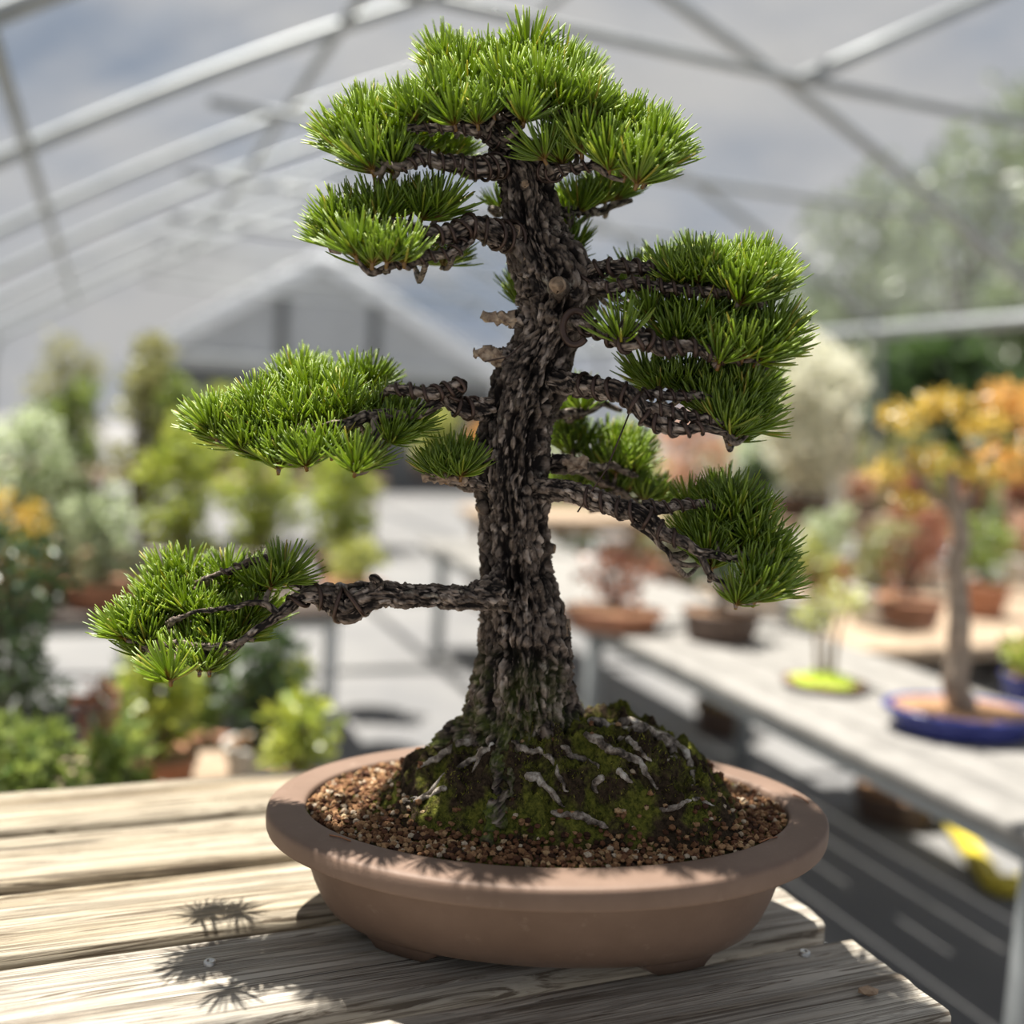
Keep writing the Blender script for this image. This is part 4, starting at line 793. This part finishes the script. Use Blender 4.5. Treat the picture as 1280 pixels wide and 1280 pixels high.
# near left, low timber bench
ZN = -.42
for i, (px, v, m, hh, w, n, sz, lab) in enumerate((
        (-12, 2.4, 'dark', .64, .21, 1800, .030, 'dense dark green conifer at the left edge behind the bonsai bench'), (36, 2.0, 'green', .27, .115, 1200, .030, 'mid green low shrub in front of the dark conifer'), (205, 2.5, 'bright', .32, .12, 500, .04, 'fresh green small plant behind the lowest bonsai branch'),
        (155, 2.08, 'green', .22, .085, 400, .035, 'small green plant beside the low mid green shrub'), (335, 2.55, 'dark', .30, .11, 400, .04, 'dark leafy plant behind the left rim of the pot'), (385, 2.25, 'bright', .20, .10, 350, .035, 'low bright green plant just left of the path'))):
    bush('potted_shrub', lab, 'shrub', onb(px, v, ZN), hh, w, n, sz, LF[m], 80 + i, (.09, .08, .08, (BROWNP, GREYP, TERRA)[i % 3]), .012, low=.1, nb=8, group='plants on the low timber bench at left')
bush('potted_flower', 'small red-leaved plant beside the dark conifer', 'plant', onb(125, 2.35, ZN), .26, .05, 120, .03, LF['red'], 90, (.05, .05, .07, TERRA), .006)
# far bench before the shed and shrubs along the open left side
for i, (px, m, hh, w, lab) in enumerate(((205, 'green', .75, .26, 'green shrub at the left on the far bench'), (290, 'bright', .55, .29, 'bright green spreading shrub on the far bench'), (370, 'bright', .60, .29, 'bright green shrub in the middle of the far bench'), (455, 'green', .6, .27, 'darker green shrub on the far bench'), (540, 'lime', .50, .26, 'yellow-green shrub near the right of the far bench'), (600, 'orange', .35, .17, 'orange-leaved shrub at the right end of the far bench'))):
    bush('potted_shrub', lab, 'shrub', onb(px, 9.1, -.15), hh, w, 600, .09, LF[m], 100 + i, (.22, .2, .16, BROWNP), .02, low=.1, group='shrubs on the far bench')
for i, (u, v, m, hh, w, lab) in enumerate(((-2.6, 6.3, 'pale', 1.7, .55, 'silvery bush beyond the open left side, nearest the camera'), (-2.9, 8.2, 'green', 1.6, .6, 'green bush beyond the open left side, second one back'), (-2.7, 10.3, 'olive', 1.9, .6, 'olive bush beyond the open left side, third one back'), (-2.0, 12.6, 'green', 1.7, .65, 'green bush at the far left corner beside the shed'), (-.4, 13.6, 'olive', 2.1, .55, 'tall olive bush left of the grey shed'), (-4.4, 11, 'dark', 2.0, .9, 'dark bush at the far left behind the others'))):
    bush('garden_shrub', lab, 'shrub', uvz(u, v, FLOOR_Z), hh, w, 1000, .11, LF[m], 120 + i, None, .04, low=.08, nb=8, group='bushes beyond the open left side')
# trees beyond the right side of the greenhouse
for i, (px, v, top, w, lab) in enumerate(((1225, 21, 60, 3.9, 'tall grey-green tree beyond the greenhouse at upper right'), (1085, 29, 165, 3.4, 'lower green tree left of the tall one at upper right'), (1340, 14.5, 110, 2.3, 'tree at the right edge beyond the greenhouse'), (1010, 36, 330, 3.2, 'low distant tree behind the cream conifer'), (1165, 11.5, 430, 1.25, 'dark low tree under the tall one beyond the greenhouse'))):
    b0 = atv(px, 560, v); zt = atv(px, top, v)[2]; base = np.array([b0[0], b0[1], FLOOR_Z]); h = zt - FLOOR_Z
    bush('woodland_tree', lab, 'tree', base, h, w, 2600, .42, LF['far' if i != 4 else 'dark'], 140 + i, None, .22, low=.12, nb=11, group='trees beyond the greenhouse')

# things on the floor under the right bench
HOSE = plain('yellow_hose', (.62, .50, .05), .45, 0, .12, 20)
h0, h1, h2, h3 = onz(1185, 1010, FLOOR_Z + .05), onz(1205, 1040, FLOOR_Z + .05), onz(1232, 1078, FLOOR_Z + .05), onz(1268, 1100, FLOOR_Z + .05)
b = MB(); P = spline([h0, h1, h2, h3, h3 + [.5, .2, 0]], .02); P[:, 2] = FLOOR_Z + .032; b.tube(P, .032, 12); tag(b.part('garden_hose', HOSE), 'fat yellow hose lying on the floor below the grey bench', 'hose')
p = onz(1150, 1040, FLOOR_Z); bush('potted_shrub', 'brown dried plant in dark pot on the floor beside the yellow hose', 'plant', p + [-.05, .1, 0], .10, .14, 260, .05, plain('dry_leaves', (.34, .23, .12), .8, 0, .35, 40), 160, (.14, .12, .10, BROWNP), .01)
p = onz(905, 915, FLOOR_Z); bush('potted_shrub', 'pale plant in a dark pot on the floor beside the grey bench', 'plant', p, .14, .14, 260, .05, LF['pale'], 161, (.13, .13, .12, BROWNP), .01)
# bits lying on the bench and the rim
p = onz(1085, 1243, 0.); b = MB(); b.add(IV * .0085 * [1.3, .8, .5] + p + [0, 0, .0035], (), IT); tag(b.part('wood_chip', CUT, None, False), 'small tan chip of wood on the front right plank', 'chip')
for i, (x, y, a_, lab) in enumerate(((PX + .203, PY - .085, .6, 'brown dry needle lying on the right of the pot rim'), (PX + .262, PY + .02, 2.0, 'short dry needle on the right end of the pot rim'), (PX - .19, PY - .105, -.5, 'yellowish dry needle lying on the left of the pot rim'))):
    z = .1347 + KT * (x - PX); d = np.array([math.cos(a_), math.sin(a_), KT * math.cos(a_)]) * .012; b = MB(); b.tube([np.array([x, y, z]) - d, np.array([x, y, z + .001]), np.array([x, y, z]) + d], .0007, 5); tag(b.part('fallen_needle', plain('dry_needle', (.30, .13, .06), .7)), lab, 'needle', 'dry needles on the pot rim')
